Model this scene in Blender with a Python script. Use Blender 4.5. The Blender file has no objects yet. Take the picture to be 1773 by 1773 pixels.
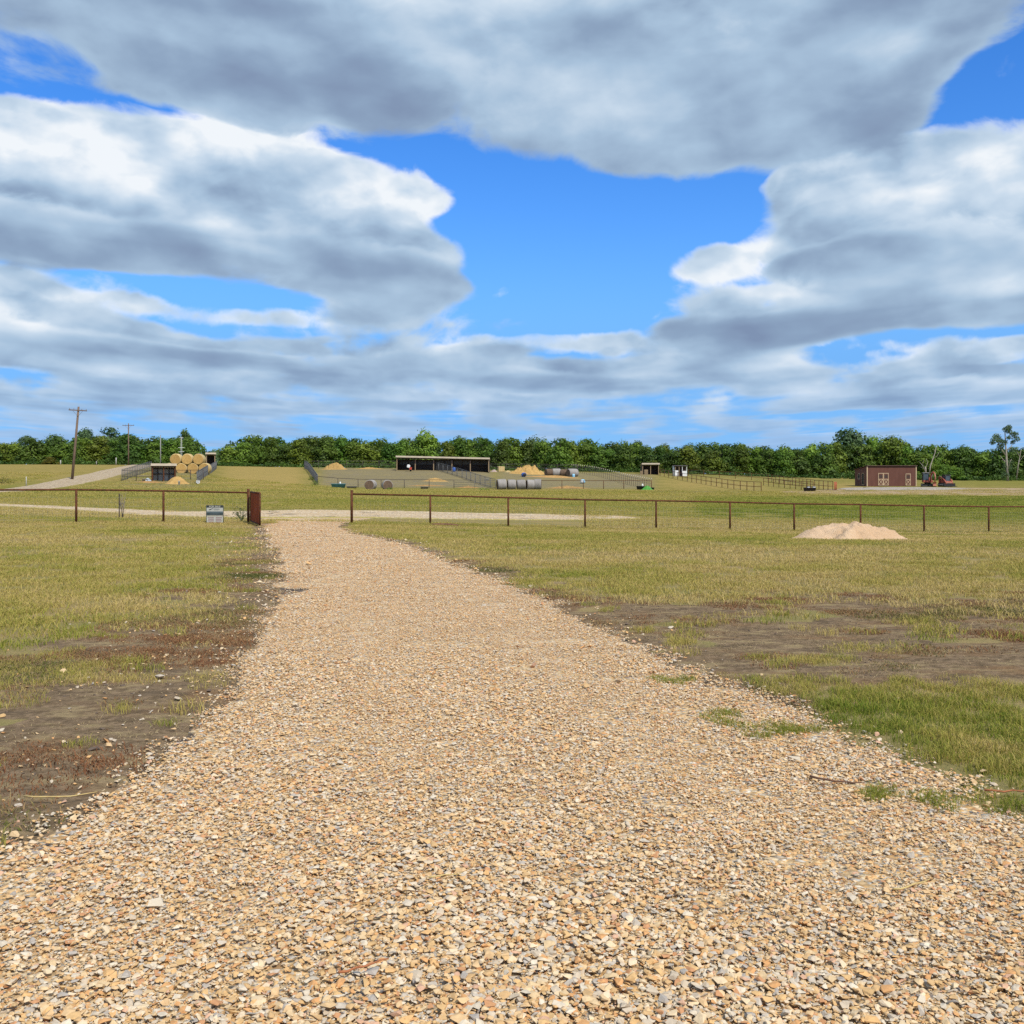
import bpy, bmesh, math, random
import numpy as np
from mathutils import Vector, Matrix, Euler, noise as mnoise

RNG = random.Random(11)
NR = np.random.default_rng(11)
S = bpy.context.scene
COL = S.collection

# ---------------------------------------------------------------- camera
EYE, FPX, CX, HY = 1.65, 1703.0, 886.5, 828.0     # eye height, focal length and horizon in photo pixels
cam_d = bpy.data.cameras.new('camera')
cam = bpy.data.objects.new('camera', cam_d)
COL.objects.link(cam)
cam.location = (0, 0, EYE)
cam.rotation_euler = (math.radians(90), 0, 0)
cam_d.sensor_width = 36.0
cam_d.lens = 36.0 * FPX / 1773.0
cam_d.shift_y = -(CX - HY) / 1773.0
cam_d.clip_start = 0.1
cam_d.clip_end = 20000
S.camera = cam
S.view_settings.view_transform = 'Standard'
S.view_settings.look = 'None'
S.view_settings.exposure = 0.0
S.view_settings.gamma = 1.0
S.view_settings.use_curve_mapping = False
S.cycles.max_bounces = 5
S.cycles.diffuse_bounces = 3
S.cycles.glossy_bounces = 2
S.cycles.transmission_bounces = 3
S.cycles.transparent_max_bounces = 6
S.cycles.sample_clamp_indirect = 4.0
S.cycles.use_denoising = False
S.cycles.use_adaptive_sampling = True
S.cycles.adaptive_threshold = 0.015
# ---------------------------------------------------------------- node helper
class NT:
    def __init__(s, tree):
        s.t = tree
    def node(s, typ, **kw):
        n = s.t.nodes.new(typ)
        for k, v in kw.items():
            setattr(n, k, v)
        return n
    def put(s, sock, v):
        if v is None:
            return
        if hasattr(v, 'is_output'):
            s.t.links.new(v, sock)
        else:
            if isinstance(v, (tuple, list)) and len(v) == 3 and sock.type == 'RGBA':
                v = (*v, 1.0)
            sock.default_value = v
    def m(s, op, a, b=None, c=None, clamp=False):
        n = s.node('ShaderNodeMath', operation=op, use_clamp=clamp)
        for i, v in enumerate((a, b, c)):
            s.put(n.inputs[i], v)
        return n.outputs[0]
    def add(s, a, b): return s.m('ADD', a, b)
    def sub(s, a, b): return s.m('SUBTRACT', a, b)
    def mul(s, a, b): return s.m('MULTIPLY', a, b)
    def div(s, a, b): return s.m('DIVIDE', a, b)
    def ramp(s, v, a, b, smooth=True, lo=0.0, hi=1.0):
        n = s.node('ShaderNodeMapRange', interpolation_type='SMOOTHSTEP' if smooth else 'LINEAR')
        s.put(n.inputs['Value'], v); s.put(n.inputs['From Min'], a); s.put(n.inputs['From Max'], b)
        s.put(n.inputs['To Min'], lo); s.put(n.inputs['To Max'], hi)
        return n.outputs[0]
    def mix(s, f, a, b, blend='MIX'):
        n = s.node('ShaderNodeMix', data_type='RGBA', blend_type=blend)
        s.put(n.inputs[0], f); s.put(n.inputs[6], a); s.put(n.inputs[7], b)
        return n.outputs[2]
    def comb(s, x, y, z):
        n = s.node('ShaderNodeCombineXYZ')
        for i, v in enumerate((x, y, z)):
            s.put(n.inputs[i], v)
        return n.outputs[0]
    def sep(s, v):
        n = s.node('ShaderNodeSeparateXYZ'); s.put(n.inputs[0], v)
        return n.outputs[0], n.outputs[1], n.outputs[2]
    def noise(s, vec, scale, detail=4.0, rough=0.5, dist=0.0, lac=2.0, color=False):
        n = s.node('ShaderNodeTexNoise')
        s.put(n.inputs['Vector'], vec); s.put(n.inputs['Scale'], scale); s.put(n.inputs['Detail'], detail)
        s.put(n.inputs['Roughness'], rough); s.put(n.inputs['Distortion'], dist); s.put(n.inputs['Lacunarity'], lac)
        return n.outputs[1 if color else 0]
    def vmul(s, v, w):
        n = s.node('ShaderNodeVectorMath', operation='MULTIPLY')
        s.put(n.inputs[0], v); s.put(n.inputs[1], w)
        return n.outputs[0]
    def vadd(s, v, w):
        n = s.node('ShaderNodeVectorMath', operation='ADD')
        s.put(n.inputs[0], v); s.put(n.inputs[1], w)
        return n.outputs[0]

# ---------------------------------------------------------------- sun and sky
SUN_EL, SUN_AZ = math.radians(50), math.radians(146)   # azimuth clockwise from the view direction (+Y)
sun_dir = Vector((math.cos(SUN_EL) * math.sin(SUN_AZ), math.cos(SUN_EL) * math.cos(SUN_AZ), math.sin(SUN_EL)))
sun_l = bpy.data.lights.new('sun', 'SUN')
sun_l.energy = 4.35
sun_l.angle = math.radians(0.53)
sun_l.color = (1.0, 0.94, 0.855)
sun_o = bpy.data.objects.new('sun', sun_l)
COL.objects.link(sun_o)
sun_o.location = (40, -20, 60)
sun_o.rotation_euler = sun_dir.to_track_quat('Z', 'Y').to_euler()

world = bpy.data.worlds.new('World')
S.world = world
world.use_nodes = True
wt = world.node_tree
for n in list(wt.nodes):
    wt.nodes.remove(n)
W = NT(wt)

# cloud masses: centre and size in degrees-like tangents, as seen from this field (photo pixels are only the notation)
CLOUDS = [      # the flat bases; towers rise from them
    # px, py, sx, sy, tilt, weight
    (120, 40, 330, 100, 6, 1.35), (560, 110, 300, 105, 8, 1.05), (900, 110, 330, 125, 0, 1.05),
    (1250, 130, 260, 140, 0, 1.15), (1150, 245, 190, 55, 0, .8), (1640, 15, 120, 85, 0, 1.3), (1540, 110, 110, 95, 0, 1.1), (1440, 205, 110, 90, 0, .7),
    (40, 415, 190, 34, 0, 1.35), (290, 437, 240, 42, 4, 1.4), (560, 462, 180, 46, 8, 1.15), (735, 505, 95, 46, 0, .9), (620, 552, 150, 22, 0, .75),
    (1660, 462, 200, 46, 0, 1.65), (1470, 448, 120, 44, 0, 1.5), (1400, 470, 60, 30, 0, .6), (1320, 566, 150, 28, 0, 1.5), (1640, 545, 210, 22, 0, 1.0), (1740, 350, 90, 30, 0, .4),
    (70, 598, 170, 26, 0, 1.45), (800, 602, 110, 14, 0, .4), (540, 632, 240, 18, 0, .7), (1230, 652, 250, 22, 0, .85), (1700, 676, 140, 20, 0, .8),
    (330, 668, 150, 12, 0, .6), (940, 668, 150, 12, 0, .6), (1450, 700, 160, 10, 0, .5), (690, 702, 200, 10, 0, .5), (150, 690, 180, 12, 0, .6),
    # clear gaps
    (1070, 405, 200, 78, 5, -1.6), (1235, 405, 80, 60, 0, -.7), (1745, 165, 85, 70, 0, -1.9), (380, 555, 120, 40, 6, -1.5), (170, 500, 160, 22, 4, -.8), (60, 214, 260, 26, 5, -2.2), (360, 245, 150, 26, 12, -1.6),
    (1640, 612, 170, 28, 0, -1.4), (950, 530, 130, 30, 0, -1.1), (980, 625, 80, 14, 0, -.9), (1050, 575, 55, 26, 0, -1.1), (640, 300, 110, 26, 14, -.9), (850, 400, 70, 70, 0, -.6),
]

def cloud_group():
    g = bpy.data.node_groups.new('cloud_field', 'ShaderNodeTree')
    for nm in ('Azimuth', 'Rise'):
        g.interface.new_socket(nm, in_out='INPUT', socket_type='NodeSocketFloat')
    g.interface.new_socket('Field', in_out='OUTPUT', socket_type='NodeSocketFloat')
    G = NT(g)
    gi, go = G.node('NodeGroupInput'), G.node('NodeGroupOutput')
    vec = G.comb(gi.outputs[0], gi.outputs[1], 0.0)
    tot = None
    for px, py, sx, sy, ang, w in CLOUDS:
        az0 = math.atan((px - CX) / FPX)
        v0 = (HY - py) / FPX * math.cos(az0)
        mp = G.node('ShaderNodeMapping', vector_type='TEXTURE')
        G.put(mp.inputs['Vector'], vec)
        mp.inputs['Location'].default_value = (az0, v0, 0)
        mp.inputs['Rotation'].default_value = (0, 0, math.radians(-ang))
        mp.inputs['Scale'].default_value = (sx / FPX * 2.1, sy / FPX * 2.1, 1)
        gr = G.node('ShaderNodeTexGradient', gradient_type='SPHERICAL')
        G.put(gr.inputs[0], mp.outputs[0])
        e = G.ramp(gr.outputs['Fac'], 0.0, 1.0)
        tot = G.mul(e, w) if tot is None else G.m('MULTIPLY_ADD', e, w, tot)
    G.put(go.inputs[0], G.m('MAXIMUM', G.m('MINIMUM', tot, 1.5), -1.3))
    return g

def build_sky():
    tc = W.node('ShaderNodeTexCoord')
    x, y, z = W.sep(tc.outputs['Generated'])
    zc = W.m('MAXIMUM', z, 0.006)
    r = W.m('SQRT', W.m('MULTIPLY_ADD', x, x, W.mul(y, y)))
    rise = W.div(zc, W.m('MAXIMUM', r, 0.02))
    az = W.m('ARCTAN2', x, y)
    sky = W.node('ShaderNodeTexSky', sky_type='NISHITA', sun_disc=False, sun_elevation=SUN_EL, sun_rotation=SUN_AZ,
                 altitude=150.0, air_density=1.0, dust_density=0.35, ozone_density=2.2)
    hs = W.node('ShaderNodeHueSaturation')
    W.put(hs.inputs['Saturation'], 1.30); W.put(hs.inputs['Value'], 1.0); W.put(hs.inputs['Color'], sky.outputs[0])
    SK = 10.0                                    # the Background runs at 0.1, cloud radiances are given per unit of output
    base_sky = W.mix(1.0, hs.outputs[0], SKY_TINT, 'MULTIPLY')
    grp = cloud_group()
    dist = W.div(1.0, rise)                      # cloud distance in units of the cloud base height
    far = W.ramp(dist, 4.0, 30.0)
    hs_ = [0.0, 0.06, 0.14, 0.24, 0.36, 0.50]
    def field(h):
        gn = W.node('ShaderNodeGroup'); gn.node_tree = grp
        W.put(gn.inputs[0], az); W.put(gn.inputs[1], W.div(rise, 1.0 + h))
        return gn.outputs[0]
    C0, C1, C2 = field(0.0), field(0.16), field(0.42)
    Cs = [W.m('MULTIPLY_ADD', W.sub(C1, C0), h / 0.16, C0) if h < .16 else W.m('MULTIPLY_ADD', W.sub(C2, C1), (h - .16) / .26, C1) for h in hs_]
    def place(q):
        return W.mul(az, W.mul(W.m('POWER', q, -CL_EX), CL_KX)), W.mul(W.m('POWER', q, -CL_EY), CL_KY)
    X0, Y0 = place(rise)
    P0 = W.comb(X0, Y0, 0.0)
    broad = W.noise(P0, 0.7, 2.0, 0.5)
    broad2 = W.noise(W.vadd(P0, (7.3, 2.1, 5.0)), 2.0, 2.5, 0.5)
    low = W.m('MAXIMUM', W.ramp(dist, 4.2, 8.5), W.m('MAXIMUM', W.ramp(rise, 0.58, 0.85, lo=0, hi=1.5), W.ramp(W.m('ABSOLUTE', az), 0.62, 1.0, lo=0, hi=1.1)))  # more low cloud, plus unseen cloud overhead and behind, added to neutralise ambient light
    fine = W.ramp(rise, 0.02, 0.11, lo=.3, hi=1.0)
    def puff(dx, dy, sc, det):
        return W.noise(W.comb(W.mul(W.add(az, dx), 1.0), W.mul(W.add(rise, dy), 1.55), 0.3), sc, det, 0.5, 0.2)
    relief = W.mul(W.mul(W.sub(puff(0, 0, 8.0, 2.0), puff(0.014, 0.036, 8.0, 2.0)), 1.15), fine)
    relief = W.m('MULTIPLY_ADD', W.sub(puff(0, 0, 21.0, 3.0), puff(0.005, 0.012, 21.0, 3.0)), 0.42, relief)
    trans, acc = None, None
    for k, h in enumerate(hs_):
        C = Cs[k]
        q = W.div(rise, 1.0 + h)
        Xk, Yk = place(q)
        nA = W.noise(W.comb(Xk, Yk, h * 1.4), 1.5, 2.0, 0.5, 0.15)
        nD = W.noise(W.comb(W.mul(az, 1.0), W.mul(q, 1.6), h * 1.3), 8.5, 6.0, 0.57, 0.35)
        nn = W.m('MULTIPLY_ADD', W.mul(W.sub(nD, 0.5), fine), CL_DET + (0.25 if k else 0), W.mul(W.sub(nA, 0.5), CL_AMP))
        thr = W.m('MULTIPLY_ADD', low, -CL_LOW_ADDED, CL_BASE + CL_SLOPE * h + (0.08 if k == 0 else 0.0))
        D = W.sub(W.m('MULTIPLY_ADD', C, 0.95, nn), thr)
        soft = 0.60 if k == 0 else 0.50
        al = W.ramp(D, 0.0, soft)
        t = k / (len(hs_) - 1)
        core = W.ramp(D, 0.1, 1.1)
        if k == 0:
            lit = W.add(W.ramp(broad, 0.36, 0.64, lo=-0.12, hi=0.16), W.ramp(broad2, 0.34, 0.66, lo=-0.07, hi=0.13))
            tone = W.add(W.m('MULTIPLY_ADD', core, -0.13, 0.66), W.mul(lit, 0.7))
            tone = W.m('MULTIPLY_ADD', relief, 0.5, W.m('MULTIPLY_ADD', W.m('MAXIMUM', W.sub(C1, C0), -0.9), 0.13, tone))
        else:
            rim = W.ramp(D, 0.55, 0.05)
            tone = W.m('MULTIPLY_ADD', rim, 0.04 + 0.22 * t * t, 0.58 + 0.21 * t)
            tone = W.m('MULTIPLY_ADD', relief, 0.95, tone)
        if k == 0:
            acc, trans = W.mul(al, tone), W.sub(1.0, al)
        else:
            wgt = W.mul(trans, al)
            acc = W.m('MULTIPLY_ADD', wgt, tone, acc)
            trans = W.mul(trans, W.sub(1.0, al))
    cover = W.sub(1.0, trans)
    mean = W.div(acc, W.m('MAXIMUM', cover, 0.001))
    cr = W.node('ShaderNodeValToRGB')
    e = cr.color_ramp.elements
    e[0].position, e[0].color = 0.20, (.22, .29, .43, 1)
    e[1].position, e[1].color = 0.97, (.93, .97, 1.0, 1)
    for pos, c in ((0.40, (.285, .39, .54, 1)), (0.60, (.42, .565, .725, 1)), (0.80, (.63, .75, .87, 1))):
        q = e.new(pos); q.color = c
    W.put(cr.inputs[0], mean)
    ccol = W.mix(1.0, cr.outputs[0], (SK * .97, SK * .97, SK * .97), 'MULTIPLY')
    ccol = W.mix(W.mul(far, 0.5), ccol, (SK * .25, SK * .44, SK * .80))
    sky2 = W.mix(W.ramp(dist, 2.2, 9.0, lo=0, hi=.85), base_sky, (SK * .17, SK * .44, SK * .90))
    cov = W.mul(cover, W.m('MULTIPLY_ADD', far, -0.22, 0.97))
    col = W.mix(cov, sky2, ccol)
    bg = W.node('ShaderNodeBackground')
    W.put(bg.inputs['Color'], col); W.put(bg.inputs['Strength'], 0.1)
    out = W.node('ShaderNodeOutputWorld')
    wt.links.new(bg.outputs[0], out.inputs['Surface'])

SKY_TINT = (0.98, 1.42, 2.0)
CL_BASE, CL_SLOPE, CL_LOW_ADDED, CL_AMP, CL_DET = 0.30, 1.55, 0.50, 2.2, 2.5
CL_EX, CL_EY, CL_KX, CL_KY = 0.62, 0.42, 1.40, 2.4
world.cycles.sampling_method = 'NONE'
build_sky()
# ---------------------------------------------------------------- small tools
def P(px, py, d):
    """A point seen at photo pixel (px, py) at depth d metres: used to turn measurements of the photo into metres."""
    return Vector(((px - CX) / FPX * d, d, EYE - (py - HY) / FPX * d))

def fbm2(x, y, scale, octaves=4, seed=0, gain=0.5):
    """numpy value noise, roughly -1..1"""
    out = np.zeros_like(np.asarray(x, float)); amp, tot = 1.0, 0.0
    fx, fy = np.asarray(x, float) / scale, np.asarray(y, float) / scale
    for o in range(octaves):
        ix, iy = np.floor(fx).astype(np.int64), np.floor(fy).astype(np.int64)
        tx, ty = fx - ix, fy - iy
        tx, ty = tx * tx * (3 - 2 * tx), ty * ty * (3 - 2 * ty)
        def hsh(a, b):
            n = (a * 374761393 + b * 668265263 + (seed + o * 17) * 1274126177) & 0xFFFFFFFF
            n = ((n ^ (n >> 13)) * 1103515245) & 0xFFFFFFFF
            n = ((n ^ (n >> 16)) * 2246822519) & 0xFFFFFFFF
            return ((n ^ (n >> 15)) & 0xFFFFFF) / float(0x7FFFFF) - 1.0
        v = (hsh(ix, iy) * (1 - tx) + hsh(ix + 1, iy) * tx) * (1 - ty) + (hsh(ix, iy + 1) * (1 - tx) + hsh(ix + 1, iy + 1) * tx) * ty
        out = out + amp * v; tot += amp
        amp *= gain; fx, fy = fx * 2.03 + 11.7, fy * 2.03 + 5.3
    return out / tot

def sstep(a, b, v):
    t = np.clip((np.asarray(v, float) - a) / (b - a), 0, 1)
    return t * t * (3 - 2 * t)

class MB:
    """collects shapes, then links them as ONE mesh object"""
    def __init__(s):
        s.v, s.f = [], []
    def poly(s, pts):
        n = len(s.v); s.v += [tuple(p) for p in pts]; s.f.append(tuple(range(n, n + len(pts)))); return s
    def box(s, c, size, rz=0.0, rx=0.0, ry=0.0):
        m = Matrix.Translation(c) @ Euler((rx, ry, rz)).to_matrix().to_4x4()
        n = len(s.v); hx, hy, hz = (q / 2 for q in size)
        for z in (-hz, hz):
            for x, y in ((-hx, -hy), (hx, -hy), (hx, hy), (-hx, hy)):
                s.v.append(tuple(m @ Vector((x, y, z))))
        s.f += [(n + 3, n + 2, n + 1, n), (n + 4, n + 5, n + 6, n + 7)] + [(n + i, n + (i + 1) % 4, n + (i + 1) % 4 + 4, n + i + 4) for i in range(4)]
        return s
    def ring_tube(s, rings, cap=True):
        n = len(s.v); k = len(rings[0])
        for r in rings:
            s.v += [tuple(p) for p in r]
        for i in range(len(rings) - 1):
            for j in range(k):
                a, b = n + i * k + j, n + i * k + (j + 1) % k
                s.f.append((a, b, b + k, a + k))
        if cap:
            s.f.append(tuple(n + j for j in reversed(range(k))))
            s.f.append(tuple(n + (len(rings) - 1) * k + j for j in range(k)))
        return s
    def tube(s, pts, r, n=8, cap=True, flat=1.0):
        pts = [Vector(p) for p in pts]
        rs = r if isinstance(r, (list, tuple)) else [r] * len(pts)
        rings = []
        ref = None
        for i, p in enumerate(pts):
            d = (pts[min(i + 1, len(pts) - 1)] - pts[max(i - 1, 0)]).normalized()
            if ref is None:
                ref = Vector((0, 0, 1)) if abs(d.z) < 0.9 else Vector((1, 0, 0))
            a = d.cross(ref).normalized(); b = d.cross(a).normalized()
            ref = -b if b.dot(ref) < 0 else b
            a = d.cross(ref).normalized(); b = d.cross(a).normalized()
            rings.append([p + (a * math.cos(t) + b * math.sin(t) * flat) * rs[i] for t in (2 * math.pi * j / n for j in range(n))])
        return s.ring_tube(rings, cap)
    def lathe(s, prof, n=20, c=(0, 0, 0)):
        rings = [[(c[0] + r * math.cos(2 * math.pi * j / n), c[1] + r * math.sin(2 * math.pi * j / n), c[2] + z) for j in range(n)] for r, z in prof]
        return s.ring_tube(rings, True)
    def prism(s, outline, y0, y1, m=None):
        """outline in (x, z), extruded along y"""
        m = m or Matrix()
        a = [m @ Vector((x, y0, z)) for x, z in outline]; b = [m @ Vector((x, y1, z)) for x, z in outline]
        n = len(s.v); k = len(a)
        s.v += [tuple(p) for p in a] + [tuple(p) for p in b]
        s.f.append(tuple(range(n, n + k))); s.f.append(tuple(range(n + 2 * k - 1, n + k - 1, -1)))
        for i in range(k):
            j = (i + 1) % k
            s.f.append((n + j, n + i, n + i + k, n + j + k))
        return s
    def build(s, name, mat, parent=None, smooth=False, bevel=0.0):
        me = bpy.data.meshes.new(name)
        me.from_pydata(s.v, [], s.f); me.update()
        bm = bmesh.new(); bm.from_mesh(me); bmesh.ops.recalc_face_normals(bm, faces=bm.faces); bm.to_mesh(me); bm.free()
        return link(name, me, mat, parent, smooth, bevel)

def link(name, me, mat, parent=None, smooth=False, bevel=0.0):
    if mat is not None:
        me.materials.append(mat)
    if smooth:
        me.polygons.foreach_set('use_smooth', [True] * len(me.polygons)); me.update()
    o = bpy.data.objects.new(name, me)
    COL.objects.link(o)
    if parent is not None:
        o.parent = parent
    if bevel:
        b = o.modifiers.new('bevel', 'BEVEL'); b.width = bevel; b.segments = 2; b.limit_method = 'ANGLE'
    return o

def tag(o, label=None, cat=None, group=None, kind=None):
    for k, v in (('label', label), ('category', cat), ('group', group), ('kind', kind)):
        if v:
            o[k] = v
    return o

def thing(name, label, cat, loc=(0, 0, 0), rz=0.0, group=None):
    o = bpy.data.objects.new(name, None)
    COL.objects.link(o)
    o.location = loc; o.rotation_euler = (0, 0, rz); o.empty_display_size = 0.2
    return tag(o, label, cat, group)

def copy_thing(o, loc, rz=None, label=None, scale=None):
    c = o.copy(); COL.objects.link(c)
    c.location = loc
    if rz is not None: c.rotation_euler = (0, 0, rz)
    if scale is not None: c.scale = scale if hasattr(scale, '__len__') else (scale,) * 3
    if label: c['label'] = label
    for ch in list(o.children):
        k = ch.copy(); COL.objects.link(k); k.parent = c
        for g in list(ch.children):
            q = g.copy(); COL.objects.link(q); q.parent = k
    return c

def col_attr(me, name, vals, domain='POINT'):
    a = me.attributes.new(name, 'FLOAT', domain)
    a.data.foreach_set('value', np.asarray(vals, np.float32))

# ---------------------------------------------------------------- materials
def new_mat(name):
    m = bpy.data.materials.new(name); m.use_nodes = True
    t = m.node_tree
    for n in list(t.nodes): t.nodes.remove(n)
    N = NT(t)
    b = N.node('ShaderNodeBsdfPrincipled'); o = N.node('ShaderNodeOutputMaterial')
    t.links.new(b.outputs[0], o.inputs['Surface'])
    b.inputs['Specular IOR Level'].default_value = 0.3
    return m, N, b

def mat(name, c1, c2=None, rough=0.7, scale=6.0, metal=0.0, bump=0.0, stretch=(1, 1, 1), vary=0.0, detail=4.0, lo=0.35, hi=0.65, spec=0.3):
    m, N, b = new_mat(name)
    tc = N.node('ShaderNodeTexCoord').outputs['Object']
    v = N.vmul(tc, stretch)
    n = N.noise(v, scale, detail, 0.6)
    col = c1 if c2 is None else N.mix(N.ramp(n, lo, hi), c1, c2)
    if vary:
        oi = N.node('ShaderNodeObjectInfo').outputs['Random']
        hsv = N.node('ShaderNodeHueSaturation')
        N.put(hsv.inputs['Value'], N.m('MULTIPLY_ADD', oi, 2 * vary, 1 - vary)); N.put(hsv.inputs['Color'], col)
        col = hsv.outputs[0]
    N.put(b.inputs['Base Color'], col)
    N.put(b.inputs['Roughness'], N.ramp(n, 0.2, 0.8, lo=max(0.05, rough - .1), hi=min(1, rough + .1)))
    N.put(b.inputs['Metallic'], metal)
    b.inputs['Specular IOR Level'].default_value = spec
    if bump:
        bp = N.node('ShaderNodeBump'); bp.inputs['Strength'].default_value = 0.6; bp.inputs['Distance'].default_value = bump
        N.put(bp.inputs['Height'], n); N.put(b.inputs['Normal'], bp.outputs[0])
    return m

# ---------------------------------------------------------------- terrain height
_D = np.array([0, 14, 25, 33, 40, 50, 70, 100, 125, 150, 170, 185, 205, 240, 320, 700, 9000.])
_C = {
    -900: [0, 0, 0, 0, .05, .2, .4, .9, 1.9, 3.0, 3.7, 4.2, 4.7, 5.3, 5.0, 3.0, 0],
    0:    [0, 0, 0, 0, 0, .05, .12, .40, 1.75, 2.75, 3.5, 4.0, 4.5, 5.0, 5.0, 3.0, 0],
    140:  [0, 0, 0, 0, -.03, -.1, .10, .42, 1.6, 2.7, 3.5, 4.0, 4.5, 4.95, 5.0, 3.0, 0],
    300:  [0, 0, 0, -.03, -.12, -.25, .1, .38, 1.08, 2.75, 3.3, 3.75, 4.3, 4.8, 4.9, 3.0, 0],
    450:  [0, 0, 0, -.08, -.2, -.25, .15, .42, .80, 1.5, 2.3, 2.9, 3.7, 4.6, 4.7, 3.0, 0],
    605:  [0, 0, 0, -.12, -.23, -.25, .02, .18, .10, .05, 1.9, 3.3, 3.75, 4.2, 4.4, 3.0, 0],
    750:  [0, 0, 0, -.12, -.31, -.36, -.06, .03, 0, -.02, 1.8, 3.25, 3.6, 4.0, 4.2, 3.0, 0],
    880:  [0, 0, -.02, -.18, -.39, -.43, -.16, -.11, -.1, -.05, 1.5, 2.7, 3.1, 3.6, 4.0, 3.0, 0],
    1000: [0, 0, -.03, -.22, -.47, -.52, -.24, -.2, -.15, -.08, 1.2, 2.3, 2.9, 3.3, 3.8, 3.0, 0],
    1136: [0, 0, -.05, -.25, -.54, -.62, -.32, -.35, -.2, -.05, .75, 1.4, 2.5, 3.1, 3.4, 2.5, 0],
    1375: [0, 0, -.08, -.32, -.68, -.83, -.49, -.46, -.35, -.25, .2, .6, 1.1, 2.0, 2.6, 2.0, 0],
    1600: [0, 0, -.1, -.38, -.75, -.97, -.60, -.46, -.2, .1, .36, .55, .85, 1.3, 1.8, 1.5, 0],
    1773: [0, 0, -.1, -.4, -.78, -1.0, -.65, -.55, -.2, .1, .3, .5, .8, 1.15, 1.6, 1.5, 0],
    2700: [0, 0, -.1, -.4, -.8, -1.0, -.65, -.55, -.2, .1, .3, .5, .7, 1.0, 1.5, 1.5, 0],
}
_dd = np.concatenate([np.arange(0, 330, 1.0), np.geomspace(330, 9000, 80)])
_pp = np.arange(-900, 2701, 12.0)
_T = np.array([np.interp(_dd, _D, _C[k]) for k in sorted(_C)])
_T = np.array([np.interp(_pp, sorted(_C), _T[:, j]) for j in range(len(_dd))])      # [d, px]
for _ in range(3):                                                                  # soften the creases
    for w, ax in ((7, 0), (5, 1)):
        pad = [(0, 0), (0, 0)]; pad[ax] = (w // 2, w // 2)
        q = np.pad(_T, pad, mode='edge'); L = _T.shape[ax]
        _T = sum(np.take(q, range(i, i + L), axis=ax) for i in range(w)) / w
_T[:12] = 0.0

def zt(x, y):
    x, y = np.asarray(x, float), np.asarray(y, float)
    yy = np.clip(y, 0.5, 8990)
    px = np.clip(CX + FPX * x / yy, -899, 2690)
    px = np.where(y < 1, CX, px)
    i = np.interp(yy, _dd, np.arange(len(_dd))); j = (px + 900) / 12.0
    i0, j0 = np.clip(np.floor(i).astype(int), 0, len(_dd) - 2), np.clip(np.floor(j).astype(int), 0, len(_pp) - 2)
    a, b = i - i0, j - j0
    z = (_T[i0, j0] * (1 - b) + _T[i0, j0 + 1] * b) * (1 - a) + (_T[i0 + 1, j0] * (1 - b) + _T[i0 + 1, j0 + 1] * b) * a
    z = np.where(y < 1, 0, z)
    return z + 0.018 * fbm2(x, y, 2.2, 2, 3) * sstep(60, 40, np.abs(y)) + 0.05 * fbm2(x, y, 14, 2, 5) * sstep(18, 40, y)

def Z(x, y):
    return float(zt(x, y))

def G(px, d):
    """ground point seen in the direction of photo column px at depth d"""
    x = (px - CX) / FPX * d
    return Vector((x, d, Z(x, d)))

# ---------------------------------------------------------------- where the gravel, soil and grass lie
_LE = np.array([(-40, -14), (0, -7.5), (2.0, -4.2), (3.2, -2.9), (4.52, -2.35), (5.4, -2.33), (6.66, -2.29), (7.55, -2.31), (8.73, -2.57), (10.33, -2.95), (12.66, -3.24), (16.3, -4.0), (21.3, -5.2), (26, -6.55), (31.6, -8.15), (36, -9.2), (40, -10.1), (46, -12.0), (52, -14.5)])
_RE = np.array([(-40, 14), (0, 9.0), (2.5, 5.2), (4.3, 3.0), (4.91, 2.62), (5.38, 2.6), (5.95, 2.53), (6.36, 2.37), (7.0, 2.23), (7.55, 2.01), (8.73, 1.66), (10.33, 1.36), (12.66, .77), (16.3, -.06), (19.1, -.97), (23.5, -2.16), (27.5, -3.4), (31.6, -4.95), (36, -6.0), (40, -6.9), (46, -6.6), (52, -4.5)])
def left_edge(y): return np.interp(y, _LE[:, 0], _LE[:, 1])
def right_edge(y): return np.interp(y, _RE[:, 0], _RE[:, 1])

def gravel_w(x, y):
    """signed distance into the gravel (positive inside), with a ragged edge"""
    x, y = np.asarray(x, float), np.asarray(y, float)
    rag = 0.22 * fbm2(x, y, 0.9, 3, 21) + 0.10 * fbm2(x, y, .25, 2, 22)
    d = np.minimum(x - left_edge(y), right_edge(y) - x) + rag
    return np.where(y > 50, -5, d)

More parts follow.
